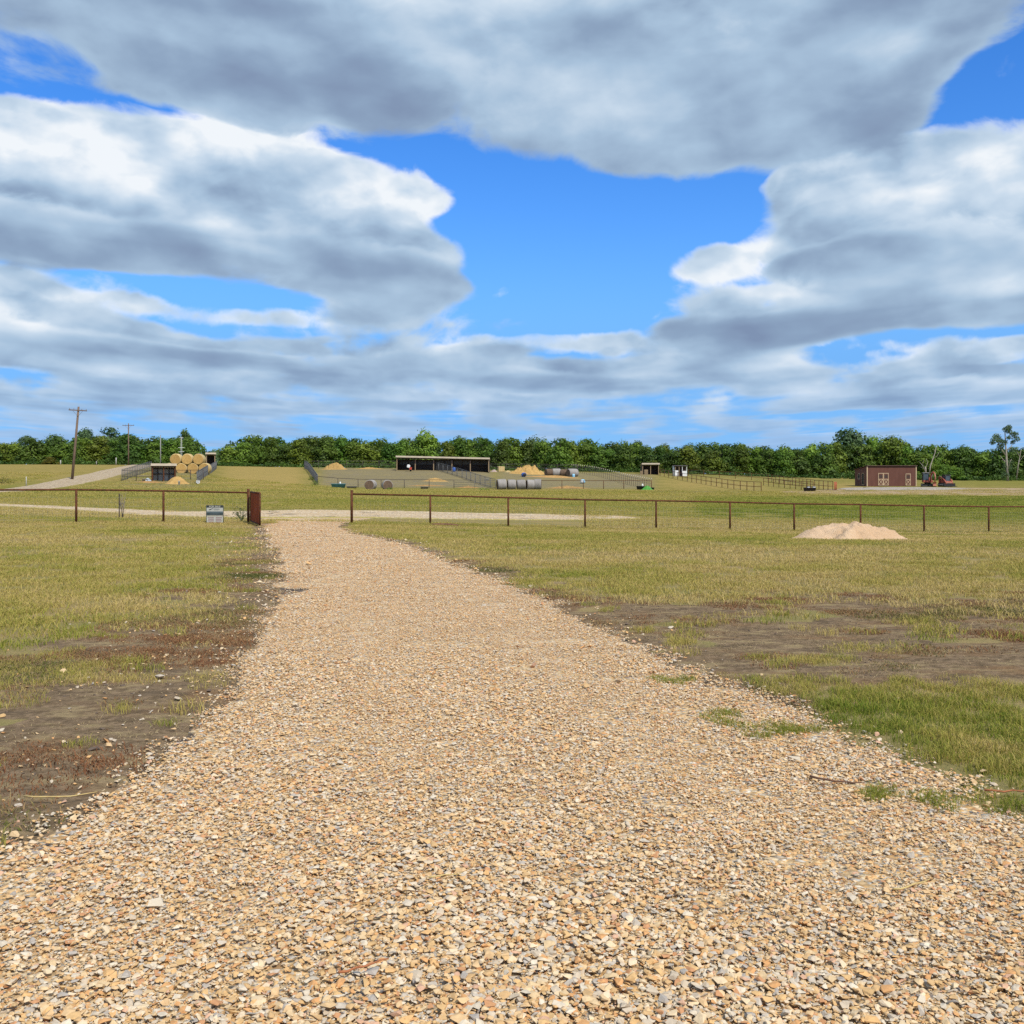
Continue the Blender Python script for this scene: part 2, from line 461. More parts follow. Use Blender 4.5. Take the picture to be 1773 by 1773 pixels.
def soil_w(x, y):
    """0..1 bare dark soil"""
    x, y = np.asarray(x, float), np.asarray(y, float)
    dl, dr = left_edge(y) - x, x - right_edge(y)
    n = fbm2(x, y, 1.7, 4, 31) * 0.75 + fbm2(x, y, .45, 3, 32) * 0.55
    nx = fbm2(x * .45, y, 1.3, 4, 33) * 0.7 + 0.5 * fbm2(x * .6, y, .4, 3, 34)
    # left verge: a band along the gravel, widest near the viewer
    wl = np.interp(y, [3, 4.5, 6, 8, 10.5, 13, 20, 32], [1.2, 1.6, 2.2, 2.4, 2.3, 1.5, 1.3, .95])
    s1 = sstep(1.15, 0.2, dl / wl + 0.75 * n) * (dl > -1.5)
    s1 = np.maximum(s1, sstep(.15, .55, nx - 0.02) * sstep(15, 11, y) * (dl > -.5))
    # right: a broad worn patch across the verge
    band = sstep(7.2, 8.3, y + 0.5 * n - 0.06 * np.clip(dr, 0, 9)) * sstep(15.5, 12.5, y + 1.4 * n)
    s2 = band * sstep(-.35, .25, nx + 0.36) * (dr > -1.2)
    s3 = sstep(.9, 0.1, dr / np.interp(y, [4, 7.4, 8, 13, 22, 32], [.18, .2, 1, 1.6, .7, .4]) + .5 * n) * (dr > -1.2) * (y > 7)
    s = np.maximum(np.maximum(s1, s2), s3)
    speck = fbm2(x * .6, y, .55, 4, 35) + .6 * fbm2(x * .5, y, 1.9, 3, 36)
    s = s * (1 - .92 * np.where(dl > -1.5, sstep(.18, .5, dl / wl), 1.0) * sstep(np.where(dl > -1.5, .05, .10), np.where(dl > -1.5, .38, .46), speck))
    return np.clip(s, 0, 1) * (y > 0) * (y < 42)
# ---------------------------------------------------------------- ground materials
def fieldmix(N, b, base_only=False):
    tc = N.node('ShaderNodeTexCoord').outputs['Object']
    def at(n):
        q = N.node('ShaderNodeAttribute'); q.attribute_name = n
        return q.outputs['Fac']
    n_big = N.noise(N.vmul(tc, (.55, 1, 1)), 0.16, 5, 0.6)
    n_mid = N.noise(N.vmul(tc, (.6, 1, 1)), 1.1, 6, 0.65)
    n_fine = N.noise(tc, 11.0, 6, 0.7)
    n_blade = N.noise(N.vmul(tc, (1, .7, 1)), 48.0, 4, 0.7)
    lush, dry = (.130, .145, .024), (.36, .265, .10)
    g = N.mix(N.ramp(n_big, .36, .64), (.190, .178, .040), (.265, .220, .066))
    g = N.mix(N.mul(N.ramp(n_mid, .44, .68), .7), g, dry)
    g = N.mix(N.mul(N.ramp(n_mid, .52, .30), .65), g, lush)
    g = N.mix(N.mul(at('green'), N.ramp(n_mid, .25, .6, lo=.95, hi=.55)), g, (.150, .175, .022))
    g = N.mix(N.mul(at('dry'), N.ramp(n_mid, .3, .6, lo=.6, hi=1)), g, (.37, .265, .090))
    g = N.mix(N.mul(at('bare'), N.ramp(n_mid, .3, .62, lo=1, hi=.55)), g, N.mix(N.ramp(n_big, .4, .6), (.255, .205, .135), (.21, .175, .125)))
    g = N.mix(N.ramp(n_fine, .62, .36, lo=0, hi=.45), g, (.075, .065, .028))
    g = N.mix(N.ramp(n_blade, .55, .75, lo=0, hi=.35), g, (.34, .29, .14))
    th = N.mix(N.ramp(n_mid, .4, .62), (.23, .195, .080), (.29, .215, .105))
    g = N.mix(N.mul(at('near'), .93), g, th)
    soil = N.mix(N.ramp(n_fine, .35, .68), (.130, .092, .055), (.255, .180, .112))
    soil = N.mix(N.mul(N.ramp(n_mid, .50, .64), .7), soil, (.21, .125, .065))
    n_s = N.noise(N.vmul(tc, (.5, 1, 1)), 4.2, 5, .65)
    soil = N.mix(N.ramp(n_s, .50, .66, lo=0, hi=.8), soil, (.31, .235, .125))
    soil = N.mix(N.ramp(n_s, .47, .34, lo=0, hi=.6), soil, (.085, .066, .045))
    sm = N.ramp(N.add(at('soil'), N.mul(N.sub(n_fine, .5), .9)), .38, .62)
    col = N.mix(sm, g, soil)
    N.put(b.inputs['Base Color'], col)
    b.inputs['Roughness'].default_value = .95
    b.inputs['Specular IOR Level'].default_value = 0
    bp = N.node('ShaderNodeBump'); bp.inputs['Strength'].default_value = .8; bp.inputs['Distance'].default_value = .035
    N.put(bp.inputs['Height'], N.add(N.mul(n_fine, 1.0), N.mul(n_blade, .6)))
    N.put(b.inputs['Normal'], bp.outputs[0])

M_ground, N_, B_ = new_mat('field_ground'); fieldmix(N_, B_)

def gravel_mat(name, tones, soil, scale, amount_attr='cover', ragged=.7):
    m, N, b = new_mat(name)
    tc = N.node('ShaderNodeTexCoord').outputs['Object']
    wob = N.vadd(tc, N.vmul(N.noise(tc, scale * .8, 2, .5, color=True), (.02, .02, 0)))
    vo = N.node('ShaderNodeTexVoronoi', feature='F1'); N.put(vo.inputs['Vector'], wob); vo.inputs['Scale'].default_value = scale
    vs = N.node('ShaderNodeTexVoronoi', feature='F1'); N.put(vs.inputs['Vector'], wob); vs.inputs['Scale'].default_value = scale * 2.1
    def pick(v):
        r, g, bl = N.sep(v.outputs['Color'])
        cr = N.node('ShaderNodeValToRGB'); cr.color_ramp.interpolation = 'CONSTANT'
        for i, (p, c) in enumerate(tones):
            e = cr.color_ramp.elements[i] if i < 2 else cr.color_ramp.elements.new(p)
            e.position, e.color = p, (*c, 1)
        N.put(cr.inputs[0], r)
        h = N.node('ShaderNodeHueSaturation'); N.put(h.inputs['Value'], N.m('MULTIPLY_ADD', g, .5, .75)); N.put(h.inputs['Color'], cr.outputs[0])
        return h.outputs[0], bl
    c1, k1 = pick(vo); c2, k2 = pick(vs)
    col = N.mix(N.ramp(k1, .45, .5), c1, c2)
    gap = N.ramp(vo.outputs['Distance'], .42, .70)
    col = N.mix(N.mul(gap, .40), col, (.14, .10, .06))
    at = N.node('ShaderNodeAttribute'); at.attribute_name = amount_attr
    nm = N.noise(tc, 1.6, 6, .65); nf = N.noise(tc, 9.0, 4, .6)
    sm = N.ramp(N.add(at.outputs['Fac'], N.add(N.mul(N.sub(nm, .5), ragged), N.mul(N.sub(nf, .5), ragged))), .32, .58)
    nb = N.noise(tc, .35, 4, .55)
    col = N.mix(N.ramp(nb, .4, .65, lo=0, hi=.28), col, N.mix(.6, col, (.38, .27, .15)))
    sc = N.mix(N.ramp(nf, .35, .65), soil, tuple(q * 1.9 for q in soil))
    N.put(b.inputs['Base Color'], N.mix(sm, sc, col))
    b.inputs['Roughness'].default_value = .9; b.inputs['Specular IOR Level'].default_value = .05
    bp = N.node('ShaderNodeBump'); bp.inputs['Strength'].default_value = .7; bp.inputs['Distance'].default_value = .016
    N.put(bp.inputs['Height'], N.sub(1.0, vo.outputs['Distance'])); N.put(b.inputs['Normal'], bp.outputs[0])
    return m

TONES = [(0, (.57, .35, .15)), (.2, (.60, .42, .22)), (.38, (.64, .50, .31)), (.55, (.44, .37, .28)), (.68, (.58, .36, .17)), (.8, (.50, .25, .11)), (.88, (.68, .62, .52)), (.95, (.27, .25, .24))]
M_drive = gravel_mat('driveway_gravel', TONES, (.060, .048, .040), 30.0)
M_track = gravel_mat('pale_track', [(0, (.53, .385, .225)), (.3, (.60, .46, .29)), (.6, (.46, .32, .17)), (.8, (.62, .55, .43))], (.245, .20, .065), 9.0, ragged=1.5)
M_road = gravel_mat('dirt_road', [(0, (.40, .31, .20)), (.3, (.43, .34, .22)), (.6, (.36, .27, .17)), (.8, (.47, .39, .28))], (.20, .16, .06), 5.0)
M_pad = gravel_mat('gravel_pad', [(0, (.36, .32, .27)), (.3, (.40, .36, .31)), (.6, (.32, .27, .20)), (.8, (.43, .40, .36))], (.22, .17, .07), 5.0)
M_scrape = gravel_mat('scraped_earth', [(0, (.36, .25, .14)), (.3, (.40, .29, .16)), (.6, (.30, .20, .11)), (.8, (.43, .33, .2))], (.20, .16, .05), 3.0)

# ---------------------------------------------------------------- the ground, one sheet to the horizon
def axis(dense_lo, dense_hi, step, grow, far_lo, far_hi, maxstep=1e9):
    mid = list(np.arange(dense_lo, dense_hi + 1e-6, step))
    up, s_, v = [], step, mid[-1]
    while v < far_hi:
        s_ = s_ * grow if s_ < 3.2 or v > 290 else s_
        v += s_; up.append(v)
    dn, s_, v = [], step, mid[0]
    while v > far_lo:
        s_ *= grow if s_ < 3.2 or v < -150 else 1.0
        v -= s_; dn.append(v)
    return np.array(dn[::-1] + mid + up)

def sheet(name, xs, ys, m, lift=None, attrs=None, kind='structure'):
    X, Y = np.meshgrid(xs, ys)
    return X, Y

xs = axis(-9, 9, .18, 1.045, -6000, 6000)
ys = axis(2.0, 24, .18, 1.03, -900, 8800)
GX, GY = np.meshgrid(xs, ys)
gz = zt(GX, GY)
gx, gy = GX.ravel(), GY.ravel()
# the ground dips under the driveway so that the gravel lies in it
gz = gz - 0.04 * sstep(.05, .35, gravel_w(GX, GY))
nx_, ny_ = len(xs), len(ys)
idx = np.arange(nx_ * ny_).reshape(ny_, nx_)
quads = np.stack([idx[:-1, :-1], idx[:-1, 1:], idx[1:, 1:], idx[1:, :-1]], -1).reshape(-1, 4)
me = bpy.data.meshes.new('ground')
me.vertices.add(nx_ * ny_); me.vertices.foreach_set('co', np.stack([gx, gy, gz.ravel()], -1).ravel())
me.loops.add(quads.size); me.loops.foreach_set('vertex_index', quads.ravel())
me.polygons.add(len(quads)); me.polygons.foreach_set('loop_start', np.arange(0, quads.size, 4)); me.polygons.foreach_set('loop_total', np.full(len(quads), 4))
me.update(); me.validate()
gpx = CX + FPX * gx / np.maximum(gy, 1)
col_attr(me, 'soil', soil_w(gx, gy))

def zone(px0, px1, d0, d1, fx=40, fd=.12):
    return sstep(px0 - fx, px0 + fx, gpx) * sstep(px1 + fx, px1 - fx, gpx) * sstep(d0 * (1 - fd), d0 * (1 + fd), gy) * sstep(d1 * (1 + fd), d1 * (1 - fd), gy)
# lusher ground: the wet strip on the right beyond the fence, the clump of lawn by the drive, the left verge
lush = np.maximum.reduce([zone(1250, 2600, 58, 115), .8 * zone(560, 1300, 60, 82), .7 * zone(-600, 330, 90, 112),  .5 * zone(1650, 2600, 175, 260), .55 * zone(200, 420, 70, 95)])
dryz = np.maximum.reduce([1.0 * zone(385, 525, 112, 235, 18), .5 * zone(-700, 250, 115, 260), .8 * zone(1150, 1320, 150, 190), .9 * zone(1420, 1500, 150, 185), .4 * zone(-600, 2600, 28, 50), .6 * zone(1000, 1500, 46, 60), .6 * zone(870, 1140, 105, 140), .5 * zone(1130, 1420, 110, 150)])
bare = np.maximum.reduce([zone(556, 852, 152, 205, 14, .015), .9 * zone(862, 1128, 152, 205, 22, .015), .8 * zone(216, 340, 108, 150, 14, .03), .7 * zone(1100, 1280, 128, 140, 30, .03)])
col_attr(me, 'near', sstep(60, 36, gy) * (gy > 0)); col_attr(me, 'green', lush); col_attr(me, 'dry', dryz); col_attr(me, 'bare', bare)
ground = link('ground', me, M_ground, None, True)
tag(ground, kind='structure')

def ribbon(name, centre, half, m, lift=.02, nu=9, rag=.15, cover_edge=.5, step=1.0, seed=1, soft=.5):
    """a strip of ground cover along a list of ground points (x, y); half = half width (number or list)"""
    pts = [Vector((p[0], p[1], 0)) for p in centre]
    hw = half if isinstance(half, (list, tuple)) else [half] * len(pts)
    # resample
    P_, H_ = [], []
    for i in range(len(pts) - 1):
        n = max(1, int((pts[i + 1] - pts[i]).length / step))
        for k in range(n):
            t = k / n
            p0, p1, p2, p3 = pts[max(i - 1, 0)], pts[i], pts[i + 1], pts[min(i + 2, len(pts) - 1)]
            q = 0.5 * ((2 * p1) + (p2 - p0) * t + (2 * p0 - 5 * p1 + 4 * p2 - p3) * t * t + (3 * p1 - p0 - 3 * p2 + p3) * t ** 3)
            P_.append(q); H_.append(hw[i] * (1 - t) + hw[i + 1] * t)
    P_.append(pts[-1]); H_.append(hw[-1])
    n = len(P_)
    X, Y, C = np.zeros((n, nu)), np.zeros((n, nu)), np.zeros((n, nu))
    for i in range(n):
        d = (P_[min(i + 1, n - 1)] - P_[max(i - 1, 0)]).normalized(); s = Vector((d.y, -d.x, 0))
        for j in range(nu):
            u = -1 + 2 * j / (nu - 1)
            q = P_[i] + s * (u * H_[i])
            X[i, j], Y[i, j] = q.x, q.y
            C[i, j] = 1.0 - (abs(u) ** 3) * 1.0
    j_ = fbm2(X, Y, max(.5, H_[0] * .8), 3, seed) * rag * np.array(H_)[:, None]
    X, Y = X + j_, Y + j_ * .5
    Zz = zt(X, Y) + lift * (C > 0.02) - 0.03 * (C <= 0.02)
    id_ = np.arange(n * nu).reshape(n, nu)
    q = np.stack([id_[:-1, :-1], id_[:-1, 1:], id_[1:, 1:], id_[1:, :-1]], -1).reshape(-1, 4)
    me = bpy.data.meshes.new(name)
    me.from_pydata(np.stack([X, Y, Zz], -1).reshape(-1, 3).tolist(), [], q.tolist()); me.update()
    col_attr(me, 'cover', (soft + (1 - soft) * C.ravel()) * sstep(0, .3, C.ravel()) )
    o = link(name, me, m, None, True)
    return tag(o, kind='structure')

# driveway: its own grid following the measured edges
ys2 = np.concatenate([np.arange(-6, 24, .16), np.arange(24, 50.5, .35)])
nu = 60
Xd, Yd = np.zeros((len(ys2), nu)), np.zeros((len(ys2), nu))
for i, y_ in enumerate(ys2):
    l, r = left_edge(y_) - .45, right_edge(y_) + .45
    Xd[i] = np.linspace(l, r, nu); Yd[i] = y_
wd = gravel_w(Xd, Yd)
Zd = zt(Xd, Yd) - 0.020 + 0.012 * sstep(.0, .8, wd) - .05 * sstep(.02, -.12, wd)
id_ = np.arange(Xd.size).reshape(Xd.shape)
q = np.stack([id_[:-1, :-1], id_[:-1, 1:], id_[1:, 1:], id_[1:, :-1]], -1).reshape(-1, 4)
me = bpy.data.meshes.new('driveway')
me.from_pydata(np.stack([Xd, Yd, Zd], -1).reshape(-1, 3).tolist(), [], q.tolist()); me.update()

def cover_w(x, y):
    """0..1 how thickly the gravel lies"""
    w = gravel_w(x, y)
    c = sstep(-.05, .55, w)
    hole = fbm2(x, y, 1.1, 4, 41) + .5 * fbm2(x, y, .35, 2, 42)
    c = c * (1 - .75 * sstep(.28, .62, hole) * sstep(1.9, .5, w) * (np.asarray(x) < np.asarray(right_edge(y)) - 1.6) * (np.asarray(y) < 15))
    return c
col_attr(me, 'cover', .15 + .85 * cover_w(Xd, Yd).ravel())
driveway = tag(link('driveway', me, M_drive, None, True), kind='structure')

# the pale track crossing behind the fence, the dirt road over the rise, the pad by the barn
def gxy(px, d): return ((px - CX) / FPX * d, d)
ribbon('gravel_track', [gxy(-500, 64), gxy(-200, 60), gxy(0, 58), gxy(140, 54.5), gxy(280, 51), gxy(430, 50.5), gxy(520, 51), gxy(620, 51.5), gxy(760, 52), gxy(880, 52.5), gxy(1000, 53.5), gxy(1090, 55)], [1.5, 1.4, 1.5, 1.6, 2.6, 4.2, 5.4, 5.0, 4.4, 3.6, 2.4, 1.0], M_track, lift=.035, rag=.30, seed=61, soft=.20, nu=21, step=.6)
ribbon('dirt_road', [gxy(-900, 74), gxy(-300, 84), gxy(-60, 92), gxy(60, 104), gxy(130, 120), gxy(190, 145), gxy(228, 172), gxy(246, 200), gxy(250, 232), gxy(236, 270)], [2.4, 2.5, 2.5, 2.5, 2.6, 2.7, 2.8, 2.9, 2.9, 2.6], M_road, lift=.06, rag=.08, seed=62, soft=.7, nu=11, step=1.5)
ribbon('gravel_pad', [gxy(1458, 150), gxy(1500, 150), gxy(1550, 150), gxy(1600, 152), gxy(1625, 154)], [3, 11, 13, 9, 3], M_pad, lift=.07, rag=.22, seed=63, soft=.3, nu=9, step=1.2)
ribbon('scraped_track', [gxy(1395, 146), gxy(1470, 139), gxy(1560, 134), gxy(1640, 138), gxy(1720, 141), gxy(1800, 141), gxy(2000, 138), gxy(2300, 130)], [3, 16, 22, 20, 15, 12, 10, 9], M_scrape, lift=.035, rag=.25, seed=64, soft=.36, nu=11, step=1.6)
# ---------------------------------------------------------------- loose cover: stones and grass (stuff)
def scatter(name, pts, rz, scl, tint, variants, m, label=None, tilt=None):
    n = len(pts)
    me = bpy.data.meshes.new(name)
    me.vertices.add(n); me.vertices.foreach_set('co', np.asarray(pts, np.float32).ravel()); me.update()
    tl = np.zeros((n, 2)) if tilt is None else tilt
    a = me.attributes.new('rot', 'FLOAT_VECTOR', 'POINT'); a.data.foreach_set('vector', np.column_stack([tl, rz]).astype(np.float32).ravel())
    a = me.attributes.new('scl', 'FLOAT_VECTOR', 'POINT'); a.data.foreach_set('vector', np.asarray(scl, np.float32).ravel())
    a = me.attributes.new('pick', 'INT', 'POINT'); a.data.foreach_set('value', NR.integers(0, len(variants), n).astype(np.int32))
    col_attr(me, 'tint', tint)
    o = link(name, me, m)
    ng = bpy.data.node_groups.new(name, 'GeometryNodeTree')
    ng.interface.new_socket('Geometry', in_out='INPUT', socket_type='NodeSocketGeometry')
    ng.interface.new_socket('Geometry', in_out='OUTPUT', socket_type='NodeSocketGeometry')
    nd, ln = ng.nodes, ng.links
    gi, go = nd.new('NodeGroupInput'), nd.new('NodeGroupOutput')
    iop, join = nd.new('GeometryNodeInstanceOnPoints'), nd.new('GeometryNodeGeometryToInstance')
    for v in variants:
        oi = nd.new('GeometryNodeObjectInfo'); oi.inputs['Object'].default_value = v
        ln.new(oi.outputs['Geometry'], join.inputs[0])
    def named(nm, typ):
        q = nd.new('GeometryNodeInputNamedAttribute'); q.data_type = typ; q.inputs['Name'].default_value = nm
        return q.outputs['Attribute']
    ln.new(gi.outputs[0], iop.inputs['Points']); ln.new(join.outputs[0], iop.inputs['Instance'])
    iop.inputs['Pick Instance'].default_value = True
    ln.new(named('pick', 'INT'), iop.inputs['Instance Index'])
    e2r = nd.new('FunctionNodeEulerToRotation'); ln.new(named('rot', 'FLOAT_VECTOR'), e2r.inputs[0])
    ln.new(e2r.outputs[0], iop.inputs['Rotation'])
    ln.new(named('scl', 'FLOAT_VECTOR'), iop.inputs['Scale'])
    ln.new(iop.outputs[0], go.inputs[0])
    md = o.modifiers.new('scatter', 'NODES'); md.node_group = ng
    return tag(o, kind='stuff', label=label)

def hidden_variant(name, me):
    return bpy.data.objects.new(name, me)      # never linked to the scene: only a shape for the scatter

# --- stones
def stone_mat():
    m, N, b = new_mat('limestone_chips')
    a = N.node('ShaderNodeAttribute'); a.attribute_name = 'shade'
    i = N.node('ShaderNodeAttribute'); i.attribute_type = 'INSTANCER'; i.attribute_name = 'tint'
    r = N.m('FRACT', N.add(a.outputs['Fac'], i.outputs['Fac']))
    cr = N.node('ShaderNodeValToRGB'); cr.color_ramp.interpolation = 'CONSTANT'
    pal = [(0, (0.566, 0.363, 0.165)), (.10, (0.598, 0.434, 0.244)), (.20, (0.526, 0.342, 0.165)), (.29, (0.659, 0.514, 0.342)), (.37, (0.495, 0.403, 0.292)), (.45, (0.598, 0.403, 0.210)), (.54, (0.629, 0.484, 0.302)), (.62, (0.475, 0.407, 0.322)),
           (.68, (0.566, 0.302, 0.126)), (.75, (0.618, 0.524, 0.389)), (.80, (0.536, 0.454, 0.342)), (.86, (0.475, 0.243, 0.117)), (.90, (0.373, 0.328, 0.277)), (.93, (0.638, 0.383, 0.165)), (.97, (0.546, 0.333, 0.214))]
    for k, (p, c) in enumerate(pal):
        e = cr.color_ramp.elements[k] if k < 2 else cr.color_ramp.elements.new(p)
        e.position, e.color = p, (*c, 1)
    N.put(cr.inputs[0], r)
    tc = N.node('ShaderNodeTexCoord').outputs['Object']
    n = N.noise(tc, 70, 4, .65)
    h = N.node('ShaderNodeHueSaturation'); N.put(h.inputs['Value'], N.m('MULTIPLY_ADD', n, .7, .66)); N.put(h.inputs['Color'], cr.outputs[0])
    col = N.mix(N.ramp(N.noise(tc, 38, 3, .6), .55, .75, lo=0, hi=.45), h.outputs[0], (.42, .27, .13))
    N.put(b.inputs['Base Color'], col)
    b.inputs['Roughness'].default_value = .85; b.inputs['Specular IOR Level'].default_value = .08
    bp = N.node('ShaderNodeBump'); bp.inputs['Strength'].default_value = .5; bp.inputs['Distance'].default_value = .004
    N.put(bp.inputs['Height'], n); N.put(b.inputs['Normal'], bp.outputs[0])
    return m
M_stone = stone_mat()

def stone_hull(rr, L):
    bm = bmesh.new()
    fl = rr.uniform(.20, .48); w = rr.uniform(.55, .95)
    for _ in range(rr.choice((9, 11, 13))):
        v = Vector((rr.gauss(0, 1), rr.gauss(0, 1), rr.gauss(0, 1))).normalized() * rr.uniform(.8, 1.0)
        bm.verts.new((v.x * L, v.y * L * w, v.z * L * fl))
    r = bmesh.ops.convex_hull(bm, input=bm.verts)
    bmesh.ops.delete(bm, geom=list({g for g in r['geom_interior'] + r['geom_unused'] if isinstance(g, bmesh.types.BMVert)}), context='VERTS')
    bm.verts.ensure_lookup_table(); bm.verts.index_update()
    V = [v.co.copy() for v in bm.verts]; F = [[v.index for v in f.verts] for f in bm.faces]
    bm.free()
    return V, F
rs = random.Random(5)
HULLS = [stone_hull(rs, 1.0) for _ in range(60)]

def stone_clump(name, n, radius, lo, hi, seed):
    rr = random.Random(seed)
    v, f, sh = [], [], []
    for k in range(n):
        V, F = rr.choice(HULLS)
        L = lo * (hi / lo) ** (rr.random() ** 1.6) * .5
        a, rad = rr.uniform(0, 2 * math.pi), radius * math.sqrt(rr.random())
        rot = Euler((rr.gauss(0, .2), rr.gauss(0, .2), rr.uniform(0, 6.283))).to_matrix()
        c = Vector((rad * math.cos(a), rad * math.sin(a), rr.uniform(-.25, .40) * L + .003 + rr.random() * .004))
        b0 = len(v)
        v += [tuple(rot @ (q * L) + c) for q in V]
        f += [tuple(b0 + i for i in ff) for ff in F]
        sh += [rr.random()] * len(V)
    me = bpy.data.meshes.new(name); me.from_pydata(v, [], f); me.update()
    col_attr(me, 'shade', sh); me.materials.append(M_stone)
    return hidden_variant(name, me)

def jitter_grid(x0, x1, y0, y1, per_m2):
    n = int((x1 - x0) * (y1 - y0) * per_m2)
    return NR.uniform(x0, x1, n), NR.uniform(y0, y1, n)

def in_view(x, y, margin=1.6):
    return np.abs(x) < .5206 * np.maximum(y, 0) + margin

GPTS = {'near': [], 'far': []}
def gravel_band(y0, y1, dens, key, s0, s1):
    x, y = jitter_grid(-12, 7, y0, y1, dens)
    k = in_view(x, y) & (gravel_w(x, y) > -.45)
    x, y = x[k], y[k]
    c = cover_w(x, y)
    k = NR.random(len(x)) < c
    x, y = x[k], y[k]
    mid_ = (left_edge(y) + right_edge(y)) / 2 + .12 * fbm2(x, y, 6, 2, 43)
    rut = np.exp(-((np.abs(x - mid_) - .82) / .34) ** 2) * sstep(3.5, 6.5, y)        # wheel tracks: crushed finer and pressed in
    size = NR.uniform(s0, s1, len(x)) * (1 - .22 * rut) * (1 + .30 * fbm2(x, y, 1.3, 3, 44) + .16 * sstep(4.6, 3.0, y))
    GPTS[key].append(np.column_stack([x, y, zt(x, y) - .008 + .01 * NR.random(len(x)) - .003 * rut, size]))
gravel_band(1.6, 5.5, 95, 'near', .85, 1.2)
gravel_band(5.5, 9, 80, 'near', .85, 1.2)
gravel_band(9, 15, 48, 'far', .8, 1.1)
gravel_band(15, 26, 24, 'far', 1.0, 1.3)
gravel_band(26, 43, 10, 'far', 1.2, 1.6)
for key, (n, rad, lo, hi, nv) in {'near': (110, .14, .006, .042, 12), 'far': (115, .19, .011, .042, 8)}.items():
    q = np.concatenate(GPTS[key])
    vs = [stone_clump('stone_clump', n, rad, lo, hi, 100 + i + (50 if key == 'far' else 0)) for i in range(nv)]
    s = np.column_stack([q[:, 3]] * 3)
    scatter('gravel', q[:, :3], NR.uniform(0, 6.283, len(q)), s, NR.random(len(q)), vs, M_stone)

# single chips that have rolled off into the soil, and bigger ones on top
x, y = jitter_grid(-12, 9, 2, 34, 120)
w = gravel_w(x, y)
k = in_view(x, y) & (w > -2.2) & (NR.random(len(x)) < np.where(w < .4, .95 * np.exp(-np.abs(w - .1) / np.where(x < left_edge(y) + 1, .75, .28)), .10) * np.interp(y, [2, 10, 20, 34], [1, .95, .9, .6]))
x, y = x[k], y[k]
singles = []
for i in range(10):
    V, F = HULLS[i]
    me = bpy.data.meshes.new('stone'); me.from_pydata([tuple(q) for q in V], [], F); me.update(); col_attr(me, 'shade', [.0] * len(V)); me.materials.append(M_stone)
    singles.append(hidden_variant('stone', me))
L = np.exp(NR.normal(math.log(.013), .40, len(x))) * np.interp(y, [2, 12, 30], [1, 1.15, 1.6])
scatter('loose_stones', np.column_stack([x, y, zt(x, y) + L * .3 + .004 * (gravel_w(x, y) > 0)]), NR.uniform(0, 6.283, len(x)), np.column_stack([L, L, L]), NR.random(len(x)), singles, M_stone, tilt=NR.normal(0, .3, (len(x), 2)))

# --- grass
def blade_mat(name, stops, trans=.25):
    m, N, b = new_mat(name)
    a = N.node('ShaderNodeAttribute'); a.attribute_name = 'shade'
    i = N.node('ShaderNodeAttribute'); i.attribute_type = 'INSTANCER'; i.attribute_name = 'tint'
    f = N.m('ADD', N.mul(a.outputs['Fac'], .46), N.mul(i.outputs['Fac'], .70))
    cr = N.node('ShaderNodeValToRGB')
    for k, (p, c) in enumerate(stops):
        e = cr.color_ramp.elements[k] if k < 2 else cr.color_ramp.elements.new(p)
        e.position, e.color = p, (*c, 1)
    N.put(cr.inputs[0], N.sub(f, .10))
    N.put(b.inputs['Base Color'], cr.outputs[0])
    b.inputs['Roughness'].default_value = .7; b.inputs['Specular IOR Level'].default_value = .05
    tr = N.node('ShaderNodeBsdfTranslucent'); N.put(tr.inputs['Color'], cr.outputs[0])
    mx = N.node('ShaderNodeMixShader'); mx.inputs[0].default_value = trans
    o = [n for n in N.t.nodes if n.type == 'OUTPUT_MATERIAL'][0]
    N.t.links.new(b.outputs[0], mx.inputs[1]); N.t.links.new(tr.outputs[0], mx.inputs[2]); N.t.links.new(mx.outputs[0], o.inputs['Surface'])
    return m
M_blade = blade_mat('grass_blades', [(0, (0.557, 0.420, 0.189)), (.24, (0.478, 0.368, 0.117)), (.44, (0.394, 0.336, 0.084)), (.64, (0.278, 0.282, 0.049)), (.82, (0.184, 0.226, 0.030)), (1, (0.121, 0.179, 0.021))])

def tuft(name, n, radius, h0, h1, w, lean, seed, m, clump=1.0):
    rr = random.Random(seed)
    v, f, sh = [], [], []
    for _ in range(n):
        a, rad = rr.uniform(0, 6.283), radius * rr.random() ** (.5 * clump)
        x, y = rad * math.cos(a), rad * math.sin(a)
        h = rr.uniform(h0, h1); d = rr.uniform(0, 6.283); ln = rr.uniform(.15, 1) * lean * h
        ww = w * rr.uniform(.6, 1.3); t = rr.uniform(0, 6.283)
        px_, py_ = math.cos(t) * ww, math.sin(t) * ww
        dx, dy = math.cos(d) * ln, math.sin(d) * ln
        b0 = len(v)
        v += [(x - px_, y - py_, -.01), (x + px_, y + py_, -.01), (x + dx * .4 + px_ * .8, y + dy * .4 + py_ * .8, h * .6), (x + dx * .4 - px_ * .8, y + dy * .4 - py_ * .8, h * .6), (x + dx * 1.2, y + dy * 1.2, h * rr.uniform(.75, 1))]
        f += [(b0, b0 + 1, b0 + 2, b0 + 3), (b0 + 3, b0 + 2, b0 + 4)]
        sh += [rr.random()] * 5
    me = bpy.data.meshes.new(name); me.from_pydata(v, [], f); me.update()
    col_attr(me, 'shade', sh); me.materials.append(m)
    return hidden_variant(name, me)

